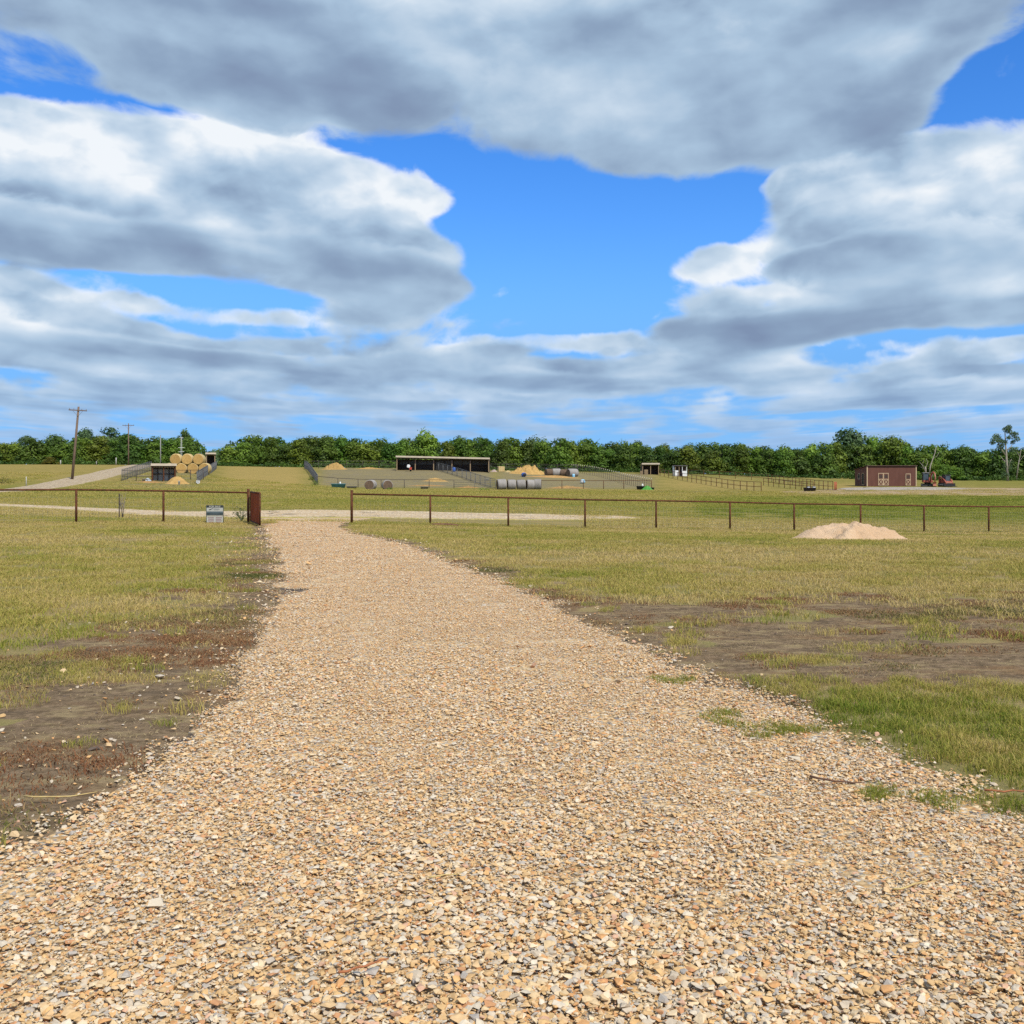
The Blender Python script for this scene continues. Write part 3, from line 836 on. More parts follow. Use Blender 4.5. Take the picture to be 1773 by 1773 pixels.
def grass_keep(x, y):
    s = soil_w(x, y); g = gravel_w(x, y)
    n = fbm2(x, y, .5, 3, 71) + .6 * fbm2(x, y, 1.6, 2, 72)
    p = np.clip(1.05 - s * 1.25 + .5 * n * (s > .05), 0, 1)
    p = np.maximum(p, .5 * (fbm2(x * .7, y, .8, 3, 74) > .27) * (s > .2))
    return p * sstep(.10, -.25, g)
def green_of(x, y):
    g = .36 + .62 * fbm2(x * .6, y, 3.4, 4, 81) + .40 * fbm2(x * .7, y, .8, 3, 82)
    g = g + .42 * (sstep(4.4, 5.4, y) * sstep(8.6, 7.2, y) * sstep(-.1, .3, x - right_edge(y)))
    g = g + np.where(soil_w(x, y) > .4, -.18, 0)
    return np.clip(g, 0, 1)

def grass_band(name, y0, y1, dens, variants, s0, s1, keep=grass_keep, green=green_of, xlim=30, m=M_blade, flat=1.0):
    x, y = jitter_grid(-xlim, xlim, y0, y1, dens)
    k = in_view(x, y, 2.0)
    x, y = x[k], y[k]
    k = NR.random(len(x)) < keep(x, y)
    x, y = x[k], y[k]
    s = NR.uniform(s0, s1, len(x))
    return scatter(name, np.column_stack([x, y, zt(x, y)]), NR.uniform(0, 6.283, len(x)), np.column_stack([s, s, s * flat * NR.uniform(.75, 1.25, len(x))]), green(x, y), variants, m)
short = [tuft('grass_patch', 120, .17, .016, .046, .0020, 1.1, 200 + i, M_blade) for i in range(7)]
mid = [tuft('grass_patch', 90, .26, .03, .075, .004, 1.2, 220 + i, M_blade) for i in range(6)]
tall = [tuft('grass_patch', 95, .13, .03, .085, .0022, 1.0, 240 + i, M_blade) for i in range(6)]
wide = [tuft('grass_patch', 120, .45, .03, .085, .006, 1.3, 260 + i, M_blade) for i in range(5)]
field = [tuft('grass_patch', 110, .80, .06, .17, .013, 1.0, 280 + i, M_blade) for i in range(5)]
grass_band('grass', 3.2, 9.5, 34, short, .8, 1.25, xlim=9)
grass_band('grass', 9.5, 20, 15, mid, .8, 1.25, xlim=14)
grass_band('grass', 20, 42, 5.5, wide, .7, 1.1, xlim=26)
lushp = lambda x, y: (x > right_edge(y) - .8) * sstep(.14, -.02, gravel_w(x, y) + .10 * fbm2(x, y, .3, 2, 10)) * sstep(4.5, 5.3, y) * sstep(8.1, 7.3, y + .3 * fbm2(x, y, .8, 2, 9)) * (gravel_w(x, y) < .22)
grass_band('grass', 4.2, 8.4, 62, tall, .65, 1.05, keep=lushp, green=lambda x, y: np.clip(.46 + .85 * fbm2(x, y, .7, 3, 83) + .25 * sstep(.7, .0, x - right_edge(y)), 0, 1), xlim=9)
# green shoots coming up through the edge of the gravel
spots = [(g_[0], g_[1], r_) for g_, r_ in (((1.46, 6.75), .16), ((1.72, 6.45), .17), ((1.30, 8.0), .14), ((2.25, 5.05), .22), ((1.95, 5.15), .12), ((2.9, 5.6), .2))]
shoot = lambda x, y: np.maximum.reduce([sstep(1.25, .4, np.hypot((x - a) / 1.6, y - b) / r_) for a, b, r_ in spots])
grass_band('grass', 4.2, 8.6, 120, tall, .45, .7, keep=shoot, green=lambda x, y: .82 + 0 * x, xlim=5)
tuftp = lambda x, y: (fbm2(x * .6, y, .7, 3, 91) > np.where(x < left_edge(y), .20, .30)) * (.12 + .7 * (soil_w(x, y) > .3)) * sstep(.05, -.2, gravel_w(x, y)) * (y < 20)
grass_band('grass', 4, 20, 10, tall, .7, 1.25, keep=tuftp, green=lambda x, y: np.clip(.45 + .6 * fbm2(x, y, .8, 3, 84), 0, 1), xlim=14)
def beyond(x, y):
    px = CX + FPX * x / y
    tr = (px > 430) & (px < 1010) & (y > 44) & (y < 53)
    dr = (px > -300) & (px < 440) & (np.abs(y - np.interp(px, [-200, 0, 140, 280, 430], [58, 56, 54, 50.5, 49])) < 1.8)
    rd = np.abs(px - np.interp(y, [84, 92, 104, 120, 145], [-300, -60, 60, 130, 190])) < 60
    pad = (px > 555) & (px < 1135) & (y > 148)
    tr = tr | ((np.abs(y - 51) < 5.8) & (px > 300) & (px < 960))
    return (~(tr | dr | rd | pad)) * .9
gb = lambda x, y: np.clip(.40 + .45 * fbm2(x * .5, y, 7, 4, 85) + .35 * ((CX + FPX * x / y > 1200) & (y > 58) & (y < 112)) - .2 * (y < 56), 0, 1)
grass_band('grass', 42, 75, 1.9, field, .5, .85, keep=beyond, green=gb, xlim=45, flat=.75)
grass_band('grass', 75, 145, .55, field, .8, 1.4, keep=beyond, green=gb, xlim=80, flat=.6)
# the longer growth left standing along the fence wire
fp = lambda x, y: .9 * (np.abs(y - np.interp(CX + FPX * x / y, [-200, 132, 435], [34.2, 35.9, 39.9])) < .35) * (x < -9.6) + .9 * (np.abs(y - np.interp(CX + FPX * x / y, [605, 880, 1375, 1773], [40.1, 41, 43.4, 47])) < .4) * (x > -6.5)
grass_band('grass', 33, 49, 14, tall, 1.0, 2.0, keep=fp, green=lambda x, y: np.clip(.3 + .5 * fbm2(x, y, 1.5, 2, 86), 0, 1), xlim=28)

# --- what grows and lies on the worn soil: low reddish weeds, dark creeping grass, straw litter
M_weed = blade_mat('soil_weeds', [(0, (.20, .088, .044)), (.32, (.27, .135, .062)), (.5, (.33, .23, .11)), (.68, (.15, .15, .04)), (1, (.07, .095, .022))], .15)
M_litter = blade_mat('straw_litter', [(0, (.25, .17, .09)), (.5, (.42, .32, .16)), (1, (.55, .45, .26))], .1)
weeds = [tuft('weed_patch', 120, .16, .006, .028, .0030, 2.2, 300 + i, M_weed) for i in range(6)]
litter = [tuft('litter_patch', 26, .20, .004, .016, .0016, 6.0, 320 + i, M_litter) for i in range(6)]
soilk = lambda x, y: sstep(.15, .5, soil_w(x, y)) * sstep(.12, -.1, gravel_w(x, y))
grass_band('soil_weeds', 3.6, 20, 42, weeds, .7, 1.4, keep=lambda x, y: soilk(x, y) * np.clip(.22 + 1.9 * (fbm2(x * .55, y, .8, 3, 93) + .05), 0, .95), green=lambda x, y: np.clip(.42 + .9 * fbm2(x * .5, y, 1.1, 3, 94), 0, 1), xlim=14, m=M_weed)
grass_band('straw_litter', 3.6, 24, 42, litter, .7, 1.4, keep=lambda x, y: (.75 * soilk(x, y) + .14) * np.clip(.25 + 1.4 * fbm2(x * .5, y, 1.0, 3, 95), 0, 1) * sstep(.5, 0, gravel_w(x, y)), green=lambda x, y: NR.random(len(x)), xlim=14, m=M_litter)
# clods of soil
clods = []
for i in range(6):
    V, F = HULLS[20 + i]
    me = bpy.data.meshes.new('clod'); me.from_pydata([(q[0], q[1], q[2] * 1.3) for q in V], [], F); me.update()
    clods.append(hidden_variant('clod', me))
M_clod = mat('soil_clods', (.15, .108, .076), (.095, .068, .050), .95, 30)
for c_ in clods: c_.data.materials.append(M_clod)
x, y = jitter_grid(-10, 12, 3.6, 18, 55)
k = in_view(x, y) & (NR.random(len(x)) < soil_w(x, y) * np.clip(.3 + 1.2 * fbm2(x, y, .8, 3, 96), 0, 1)) & (gravel_w(x, y) < .3)
x, y = x[k], y[k]
L = np.exp(NR.normal(math.log(.010), .5, len(x)))
scatter('soil_clods', np.column_stack([x, y, zt(x, y) + L * .2]), NR.uniform(0, 6.283, len(x)), np.column_stack([L, L, L]), NR.random(len(x)), clods, M_clod)
# ---------------------------------------------------------------- object materials
M_rust = mat('rusty_pipe', (.135, .050, .022), (.070, .030, .016), .75, 9, bump=.002, spec=.1)
M_rust_lo = mat('rusty_sheet', (.36, .085, .032), (.25, .060, .026), .8, 3.5, stretch=(1, 1, .25), spec=.05)
M_wire = mat('galvanised_wire', (.34, .33, .31), (.24, .22, .20), .5, 20, metal=.3)
M_dkpipe = mat('dark_pipe', (.075, .055, .045), (.05, .04, .036), .6, 6)
M_panel = mat('grey_panel_tube', (.145, .145, .140), (.10, .10, .098), .6, 8, metal=.1)
M_wood = mat('weathered_pole', (.20, .135, .09), (.13, .09, .065), .85, 2.5, stretch=(6, 6, .6), bump=.004)
M_cedar = mat('treated_post', (.33, .24, .14), (.26, .18, .10), .8, 3, stretch=(6, 6, .8))
M_bark = mat('bark', (.12, .095, .07), (.07, .055, .042), .9, 3, stretch=(4, 4, 1))
M_pale = mat('bleached_bark', (.42, .37, .30), (.27, .23, .18), .85, 2, stretch=(3, 3, .8))
M_roof = mat('tan_roof_metal', (.58, .49, .36), (.50, .42, .31), .5, 2, spec=.4)
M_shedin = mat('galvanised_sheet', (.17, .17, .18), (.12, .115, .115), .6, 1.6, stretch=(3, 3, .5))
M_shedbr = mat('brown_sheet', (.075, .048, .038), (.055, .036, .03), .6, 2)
M_black = mat('black_rubber', (.022, .022, .024), (.035, .034, .033), .7, 8)
M_glass = mat('cab_glass', (.05, .07, .085), (.08, .10, .12), .12, 3, spec=.6)
M_orange = mat('orange_paint', (.40, .095, .055), (.30, .07, .042), .5, 3, spec=.4)
M_faded = mat('faded_orange_paint', (.46, .19, .12), (.36, .13, .08), .5, 3, spec=.4)
M_grey = mat('grey_steel', (.30, .29, .27), (.22, .21, .20), .5, 4)
M_white = mat('white_paint', (.78, .78, .76), (.68, .68, .66), .5, 3)
M_blue = mat('blue_plastic', (.035, .13, .48), (.03, .10, .38), .4, 3, spec=.4)
M_ltblue = mat('light_blue_plastic', (.22, .52, .72), (.35, .60, .75), .4, 3, spec=.4)
M_teal = mat('teal_plastic', (.10, .28, .31), (.07, .21, .25), .5, 3)
M_green = mat('green_tarp', (.06, .27, .03), (.045, .20, .025), .6, 4)
M_redp = mat('red_paint', (.50, .07, .04), (.38, .05, .03), .5, 4)

def hay_mat(name, c1, c2, c3):
    m, N, b = new_mat(name)
    tc = N.node('ShaderNodeTexCoord').outputs['Object']
    n1 = N.noise(tc, 2.2, 4, .6); n2 = N.noise(N.vmul(tc, (1, .35, 1)), 26, 4, .7)
    col = N.mix(N.ramp(n1, .35, .65), c1, c2)
    col = N.mix(N.ramp(n2, .5, .7, lo=0, hi=.6), col, c3)
    oi = N.node('ShaderNodeObjectInfo').outputs['Random']
    h = N.node('ShaderNodeHueSaturation'); N.put(h.inputs['Value'], N.m('MULTIPLY_ADD', oi, .25, .87)); N.put(h.inputs['Color'], col)
    N.put(b.inputs['Base Color'], h.outputs[0]); b.inputs['Roughness'].default_value = .95; b.inputs['Specular IOR Level'].default_value = .1
    bp = N.node('ShaderNodeBump'); bp.inputs['Strength'].default_value = .7; bp.inputs['Distance'].default_value = .04
    N.put(bp.inputs['Height'], n2); N.put(b.inputs['Normal'], bp.outputs[0])
    return m
M_hay = hay_mat('golden_hay', (.50, .315, .105), (.42, .25, .08), (.58, .41, .17))
M_haywrap = hay_mat('netted_hay', (.52, .40, .19), (.45, .33, .15), (.58, .48, .27))
M_oldhay = hay_mat('weathered_hay', (.30, .275, .25), (.245, .225, .205), (.36, .33, .29))
M_rothay = hay_mat('rotten_hay', (.17, .115, .075), (.115, .078, .055), (.26, .19, .12))
M_straw = hay_mat('loose_hay', (.45, .285, .10), (.36, .22, .075), (.52, .38, .17))
M_dungy = hay_mat('spread_hay', (.40, .235, .085), (.31, .18, .07), (.47, .33, .14))

def sand_mat():
    m, N, b = new_mat('pink_sand')
    tc = N.node('ShaderNodeTexCoord').outputs['Object']
    n1 = N.noise(tc, 1.2, 5, .6); n2 = N.noise(tc, 26, 5, .7); n3 = N.noise(tc, 6, 4, .6)
    col = N.mix(N.ramp(n1, .35, .65), (.62, .44, .28), (.55, .37, .22))
    col = N.mix(N.ramp(n2, .58, .72, lo=0, hi=.5), col, (.34, .21, .13))
    N.put(b.inputs['Base Color'], col); b.inputs['Roughness'].default_value = .95; b.inputs['Specular IOR Level'].default_value = .1
    bp = N.node('ShaderNodeBump'); bp.inputs['Strength'].default_value = .8; bp.inputs['Distance'].default_value = .05
    N.put(bp.inputs['Height'], N.add(N.mul(n3, 1.3), n2)); N.put(b.inputs['Normal'], bp.outputs[0])
    return m
M_sand = sand_mat()

# ---------------------------------------------------------------- the near pipe fence and its gate
POST_H = 1.22
def pipe_fence(name, label, pts, rail_r=.036, post_r=.042, h=POST_H, mesh=True, ext=(0, 0), tall=(), cat='fence'):
    """pts: ground points of the posts, left to right"""
    root = thing(name, label, cat, pts[0])
    o = pts[0]
    L = [p - o for p in pts]
    tops = [p + Vector((0, 0, h)) for p in L]
    rail = MB().tube([tops[0] - (tops[1] - tops[0]).normalized() * ext[0]] + tops[1:-1] + [tops[-1] + (tops[-1] - tops[-2]).normalized() * ext[1]], rail_r, 10)
    rail.build('top_rail', M_rust, root, True)
    for i, p in enumerate(L):
        up = .16 if i in tall else -.02
        q = MB().tube([p - Vector((0, 0, .12)), p + Vector((0, 0, h + up))], post_r * (1.3 if i in tall else 1), 10)
        q.build('post', M_rust, root, True)
    if mesh:
        w = MB(); r = .0021
        line = [L[0]] + L[1:]
        hs = [.05, .15, .25, .36, .48, .62, .78, .95]
        for z in hs:
            w.tube([p + Vector((0, -.03, z)) for p in line], r, 3, cap=False)
        for a, b in zip(line[:-1], line[1:]):
            n = max(2, int((b - a).length / .152))
            for k in range(n):
                q = a.lerp(b, k / n) + Vector((0, -.03, 0))
                zg = Z(q.x + o.x, q.y + o.y) - o.z
                q.z = max(q.z, zg) if True else q.z
                w.tube([q + Vector((0, 0, .03)), q + Vector((0, 0, .95))], r, 3, cap=False)
        w.build('wire_mesh', M_wire, root)
    return root

left_px = [(-170, 33.8), (-18, 34.8), (132, 35.9), (283, 37.7), (430, 39.6)]
right_px = [(609, 40.2), (745, 40.6), (880, 41.0), (1013, 41.6), (1136, 42.2), (1264, 42.7), (1375, 43.4), (1490, 44.2), (1600, 45.2), (1712, 46.2), (1822, 47.4), (1935, 48.6)]
pipe_fence('pipe_fence', 'rusty brown pipe fence with wire mesh left of the driveway, ending at the open gate', [G(*p) for p in left_px], tall=(4,))
pipe_fence('pipe_fence', 'long rusty brown pipe fence with wire mesh running from the driveway past the sand pile', [G(*p) for p in right_px], tall=(0,))

# gate: sheet panel in a pipe frame, swung open towards the viewer
hg = G(434, 39.45); eg = G(450, 36.3)
gv = (eg - hg); glen = math.hypot(gv.x, gv.y); gz_ = math.atan2(gv.y, gv.x)
gate = thing('farm_gate', 'rust red solid sheet metal gate standing open beside the gravel driveway', 'gate', (hg.x, hg.y, max(hg.z, eg.z) + .04), gz_)
fr = MB()
for a, b in (((0.06, 0, .0), (0.06, 0, 1.2)), ((glen, 0, .0), (glen, 0, 1.2)), ((.06, 0, .03), (glen, 0, .03)), ((.06, 0, 1.19), (glen, 0, 1.19))):
    fr.tube([a, b], .034, 8)
fr.build('gate_frame', M_rust, gate, True)
pn = MB()
nrib = 44
outline = []
for i in range(nrib + 1):
    x_ = .09 + (glen - .12) * i / nrib
    outline.append((x_, (.012 if i % 4 in (1, 2) else -.006)))
front = [(x_, y_) for x_, y_ in outline]; back = [(x_, y_ - .004) for x_, y_ in outline]
rings = [[(x_, y_, z_) for x_, y_ in front + back[::-1]] for z_ in (.06, 1.16)]
pn.ring_tube(rings)
pn.build('sheet_panel', M_rust_lo, gate)
for z_ in (.25, .95): MB().tube([(-.03, 0, z_ - .05), (-.03, 0, z_ + .05)], .028, 8).box((.03, 0, z_), (.09, .02, .05)).build('hinge', M_dkpipe, gate)

# ---------------------------------------------------------------- for-sale sign
def text_obj(name, body, size, m, parent, loc, align='CENTER', sx=1.0, bold=0.0):
    cu = bpy.data.curves.new(name, 'FONT'); cu.body = body; cu.size = size; cu.align_x = align; cu.align_y = 'CENTER'; cu.extrude = .002; cu.offset = bold
    o = bpy.data.objects.new('tmp_text', cu); COL.objects.link(o)
    dg = bpy.context.evaluated_depsgraph_get(); me = bpy.data.meshes.new_from_object(o.evaluated_get(dg))
    bpy.data.objects.remove(o); bpy.data.curves.remove(cu)
    me.transform(Matrix.Translation(loc) @ Matrix.Rotation(math.radians(90), 4, 'X') @ Matrix.Diagonal((sx, 1, 1, 1)))
    me.materials.clear()
    return link(name, me, m, parent)
M_sgblack = mat('sign_black', (.028, .034, .034), (.04, .045, .045), .5, 4)
M_sgwhite = mat('sign_white', (.47, .47, .41), (.42, .42, .37), .5, 4)
M_sgslate = mat('sign_slate', (.11, .145, .155), (.09, .12, .13), .5, 4)
M_sgdark = mat('sign_dark_green', (.045, .062, .060), (.035, .05, .05), .5, 4)
M_sgred = mat('sign_mauve', (.30, .18, .17), (.26, .16, .15), .5, 4)
M_sgtxt = mat('sign_grey_ink', (.22, .23, .21), (.2, .21, .19), .6, 4)
sp = G(372, 38.2)
sg = thing('sale_sign', 'for sale yard sign with black header in a dark metal frame by the fence', 'sign', sp)
k = MB(); W_, H_ = .66, .70
for x_ in (-W_ / 2, W_ / 2): k.tube([(x_, 0, -.15), (x_, 0, H_)], .011, 6)
for z_ in (H_, .295, .03): k.tube([(-W_ / 2, 0, z_), (W_ / 2, 0, z_)], .009, 6)
k.build('sign_frame', M_sgdark, sg, True)
bd = MB().box((0, 0, .50), (.63, .012, .385)).build('sign_board', M_sgwhite, sg)
MB().box((0, -.008, .655), (.632, .006, .075)).build('header_band', M_sgblack, bd)
text_obj('header_lettering', 'FOR SALE', .085, M_sgwhite, bd, (0, -.0125, .655), sx=1.22, bold=.0022)
lg = MB().prism([(-.235, .545), (-.175, .560), (-.10, .583), (-.045, .580), (-.09, .562), (-.14, .545), (-.175, .525), (-.20, .528), (-.22, .520)], -.010, -.0065)
lg.build('logo_mark', M_sgblack, bd)
tx = MB()
for x0, x1, z_ in ((-.02, .17, .575), (-.06, .19, .548), (-.03, .14, .523)):
    tx.box(((x0 + x1) / 2, -.008, z_), (x1 - x0, .004, .011))
tx.build('small_print', M_sgtxt, bd)
MB().box((0, -.008, .44), (.632, .006, .055)).build('slate_band', M_sgslate, bd)
MB().box((0, -.0085, .37), (.632, .007, .085)).build('dark_band', M_sgdark, bd)
MB().box((0, -.0128, .372), (.40, .003, .022)).build('pale_line', M_sgslate, bd)
rd = MB().box((0, 0, .15), (.63, .010, .255)).build('rider_board', M_sgwhite, sg)
q = MB()
for z_, w_ in ((.225, .54), (.165, .50), (.105, .54), (.05, .44)):
    q.box((-w_ / 4 - .02, -.0068, z_), (w_ / 2 - .03, .004, .028)); q.box((w_ / 4 + .02, -.0068, z_), (w_ / 2 - .03, .004, .028))
q.build('printed_line', M_sgred, rd)

# ---------------------------------------------------------------- heaps
def heap(name, label, cat, px, d, w, dep, h, m, seed, lumps=1.0, skew=0.0, group=None, prof=1.0, tail=None, sink=.05, flat_top=0.0):
    c = G(px, d)
    n_a, n_r = 72, 26
    v, f = [], []
    r_ = random.Random(seed); ph = [r_.uniform(0, 6.283) for _ in range(6)]
    for i in range(n_r + 1):
        t = i / n_r
        for j in range(n_a):
            a = 2 * math.pi * j / n_a
            edge = 1 + .10 * math.sin(2 * a + ph[0]) + .07 * math.sin(3 * a + ph[1]) + .05 * math.sin(5 * a + ph[2]) + .03 * math.sin(9 * a + ph[3])
            if tail: edge += sum(am * math.exp(-((math.atan2(math.sin(a - ta), math.cos(a - ta))) / wd_) ** 2) for ta, wd_, am in tail)
            r = t * edge
            x_ = r * math.cos(a) * w / 2 + skew * w * (1 - t) * .5
            y_ = r * math.sin(a) * dep / 2
            zz = (max(0, 1 - t) ** prof) * (1 - .35 * max(0, 1 - t) ** 3) / .65 if prof != 1 else (.5 + .5 * math.cos(math.pi * min(1, t)))
            if flat_top: zz = math.tanh(zz * flat_top) / math.tanh(flat_top)
            zz *= h
            nn = mnoise.fractal(Vector((x_ * 1.3 + seed, y_ * 1.3, zz)), .8, 2.1, 4)
            zz += (nn * .16 + .07 * mnoise.noise(Vector((x_ * 4.5, y_ * 4.5, seed))) + .045 * mnoise.noise(Vector((x_ * 11, y_ * 11, seed)))) * h * lumps * min(1, 3 * (1 - t))
            zz += Z(c.x + x_, c.y + y_) - c.z - (sink if t > .97 else 0)
            v.append((x_, y_, zz))
    for i in range(n_r):
        for j in range(n_a):
            a, b = i * n_a + j, i * n_a + (j + 1) % n_a
            f.append((a, b, b + n_a, a + n_a))
    me = bpy.data.meshes.new(name); me.from_pydata(v, [], f); me.update()
    bm = bmesh.new(); bm.from_mesh(me); bmesh.ops.remove_doubles(bm, verts=bm.verts, dist=.0005); bmesh.ops.recalc_face_normals(bm, faces=bm.faces); bm.to_mesh(me); bm.free()
    o = link(name, me, m, None, True); o.location = c
    return tag(o, label, cat, group)

heap('sand_pile', 'pale pink sand pile heaped on the grass in front of the pipe fence', 'sand pile', 1468, 31.2, 2.65, 2.3, .58, M_sand, 7, lumps=1.7, skew=.22, flat_top=1.5, tail=[(math.pi, .5, .36), (math.pi * .8, .3, .15), (0, .3, .50), (-1.2, .3, .12), (-2.0, .2, .10)])
heap('dirt_mound', 'low reddish dirt scrape at the foot of the fence post below the long shed', 'dirt mound', 768, 40.2, 2.3, .6, .10, mat('red_dirt', (.17, .075, .04), (.12, .055, .032), .9, 9, bump=.02), 3, lumps=1.6)

# ---------------------------------------------------------------- things standing in the fence line
t = thing('fence_stake', 'thin dark steel stake standing by a dry weed beyond the left fence', 'stake', G(206.5, 43))
MB().box((0, 0, .52), (.045, .012, 1.1)).box((0, .014, .52), (.012, .028, 1.1)).build('stake_bar', M_dkpipe, t)
w = MB(); r_ = random.Random(3)
gp = G(211.5, 43.2)
for i in range(9):
    a, l = r_.uniform(-.5, .5), r_.uniform(.6, 1.12)
    w.tube([(r_.uniform(-.04, .04), r_.uniform(-.04, .04), -.02), (a * .14, r_.uniform(-.1, .1), l * .5), (a * .3 + r_.uniform(-.05, .05), r_.uniform(-.12, .12), l)], [.012, .009, .004], 5)
    for k_ in range(5):
        z_ = l * r_.uniform(.4, 1); w.tube([(a * .3 * z_ / l, 0, z_), (a * .3 * z_ / l + r_.uniform(-.14, .14), r_.uniform(-.1, .1), z_ + r_.uniform(.02, .14))], [.006, .003], 4)
wd_ = w.build('dry_weed', mat('dead_stalk', (.27, .22, .17), (.19, .15, .12), .9, 8), None, True); wd_.location = gp
tag(wd_, 'tall dead grey weed stalk beside a steel stake beyond the left fence', 'weed')
w = MB(); r_ = random.Random(8)
for i in range(26):
    a = r_.uniform(0, 6.283); l = r_.uniform(.25, .62)
    w.tube([(0, 0, -.02), (math.cos(a) * .12, math.sin(a) * .12, l * .6), (math.cos(a) * .28, math.sin(a) * .28, l)], [.007, .005, .002], 4)
    for k_ in range(6):
        q = Vector((math.cos(a) * .2, math.sin(a) * .2, l * .7)) + Vector((r_.gauss(0, .1), r_.gauss(0, .1), r_.gauss(0, .1)))
        w.poly([q, q + Vector((r_.uniform(-.06, .06), .02, r_.uniform(.01, .06))), q + Vector((r_.uniform(-.05, .05), -.03, r_.uniform(.02, .07)))])
o = w.build('roadside_weed', mat('weed_green', (.07, .10, .03), (.10, .12, .04), .8, 5)); o.location = G(418, 41.0)
tag(o, 'leafy grey green weed growing against the left fence near the open gate', 'weed')

def stick(name, label, cat, a, b, r, m, bend=.02, seed=1, lift=.03):
    r_ = random.Random(seed); pa, pb = Vector((*a, 0)), Vector((*b, 0))
    pts = []
    for i in range(7):
        q = pa.lerp(pb, i / 6); n = (pb - pa).normalized().cross(Vector((0, 0, 1)))
        q += n * (bend * math.sin(i / 6 * math.pi) + r_.uniform(-.008, .008)); q.z = Z(q.x, q.y) + lift + r_.uniform(0, .008) + r
        pts.append(q)
    o = pts[0].copy()
    ob = MB().tube([q - o for q in pts], [r * (1 - .09 * i) for i in range(7)], 6).build(name, m, None, True); ob.location = o
    return tag(ob, label, cat)
def g0(px, py): d = EYE * FPX / (py - HY); return ((px - CX) / FPX * d, d)
M_twig = mat('twig_bark', (.20, .10, .055), (.13, .07, .045), .85, 20)
M_stalk = mat('dry_stalk', (.56, .42, .17), (.47, .33, .13), .8, 20)
M_redst = mat('red_stalk', (.38, .14, .055), (.30, .11, .045), .8, 20)
stick('twig', 'bent brown twig lying on gravel below the bright lawn corner', 'twig', g0(1402, 1357), g0(1492, 1367), .007, M_twig, .03, 2)
stick('dry_stalk', 'straight red brown stalk on gravel beside the bright lawn corner at the right', 'stalk', g0(1705, 1379), g0(1800, 1380), .006, M_redst, .01, 3)
stick('dry_stalk', 'long pale straw stalk curving across soil at the left gravel edge', 'stalk', g0(42, 1393), g0(168, 1386), .005, M_stalk, .05, 4)
stick('dry_stalk', 'short bright yellow straw lying on gravel in the lower middle', 'stalk', g0(742, 1537), g0(800, 1527), .0035, M_stalk, .005, 5)
stick('twig', 'long thin reddish twig on the gravel nearest the viewer', 'twig', g0(585, 1708), g0(672, 1682), .0045, M_redst, .015, 6)
stick('dry_stalk', 'thin pale straw near the bottom right of the gravel', 'stalk', g0(1548, 1556), g0(1610, 1540), .004, M_stalk, .01, 7)

# ---------------------------------------------------------------- utility poles
def utility_pole(label, px, d, h, arm, lean=0.0, arm_z=.45, r=.15, tilt=0.0, arm_on=True, rz=0.0, m=M_wood):
    t = thing('utility_pole', label, 'utility pole', G(px, d), rz)
    top = Vector((lean * h, 0, h)); base = Vector((0, 0, -.3))
    MB().tube([base, base.lerp(top, .5), top], [r, r * .85, r * .68], 10).build('pole', m, t, True)
    if arm_on:
        c = base.lerp(top, (h - arm_z) / h); e = Vector((arm / 2, 0, tilt * arm / 2)); f_ = Vector((0, -.12, 0))
        x_ = MB().box(c + f_, (arm, .09, .12), ry=-tilt)
        ca = x_.build('crossarm', m, t)
        br = MB()
        for s_ in (-1, 1): br.tube([c + f_ + Vector((s_ * arm * .28, -.05, -.05 + s_ * tilt * arm * .28)), c + Vector((0, -.14, -.75))], .014, 5)
        br.build('brace', M_dkpipe, t)
        for s_ in (-.46, -.22, .22, .46):
            MB().lathe([(.015, 0), (.015, .08), (.045, .09), (.05, .15), (.02, .17)], 8, c + f_ + Vector((s_ * arm, 0, .06 + s_ * tilt * arm))).build('insulator', M_grey, ca, True)
    return t
utility_pole('leaning brown wooden utility pole with one crossarm left of the dirt road', 124.5, 122, 9.05, 2.25, lean=.092, tilt=-.06, r=.17)
utility_pole('upright utility pole with a crossarm on the rise where the dirt road ends', 222.5, 212, 9.0, 2.5, r=.15)
utility_pole('bare grey post without a crossarm standing behind the small shelter', 278, 222, 6.8, 0, r=.13, arm_on=False, m=M_grey)

# ---------------------------------------------------------------- round bales
BALE_R = .76
def bale_mesh(seed, L=1.35, R=BALE_R, sag=.04):
    r_ = random.Random(seed)
    mb = MB(); n = 28
    rings = []
    for k_, (x_, rr) in enumerate(((-.5, .90), (-.47, .975), (-.4, 1), (-.2, 1.01), (0, 1.0), (.2, 1.01), (.4, 1), (.47, .975), (.5, .90))):
        ring = []
        for j in range(n):
            a = 2 * math.pi * j / n
            q = R * rr * (1 + .02 * math.sin(3 * a + seed) + r_.uniform(-.008, .008))
            z_ = q * math.sin(a); z_ = max(z_, -R + sag)
            ring.append((x_ * L, q * math.cos(a), z_ + R - sag))
        rings.append(ring)
    return rings
def round_bale(label, loc, rz, mw, mf, seed, group, L=1.35, R=BALE_R, sag=.04, rx=0.0):
    t = thing('round_hay_bale', label, 'hay bale', loc, rz, group)
    t.rotation_euler = (0, rx, rz)
    rings = bale_mesh(seed, L, R, sag)
    MB().ring_tube(rings, cap=False).build('bale_body', mw, t, True)
    for i, s_ in ((0, -1), (-1, 1)):
        ring = [Vector(p) for p in rings[i]]; c = sum(ring, Vector()) / len(ring)
        f = MB(); lv = [ring]
        for q, dx in ((.8, .015), (.6, .0), (.4, .022), (.2, .006), (.03, .014)):
            lv.append([c + (p - c) * q + Vector((s_ * dx, 0, 0)) for p in ring])
        f.ring_tube([[tuple(p) for p in l] for l in lv], cap=False)
        f.poly([tuple(p) for p in lv[-1]])
        f.build('bale_end', mf, t, True)
    return t
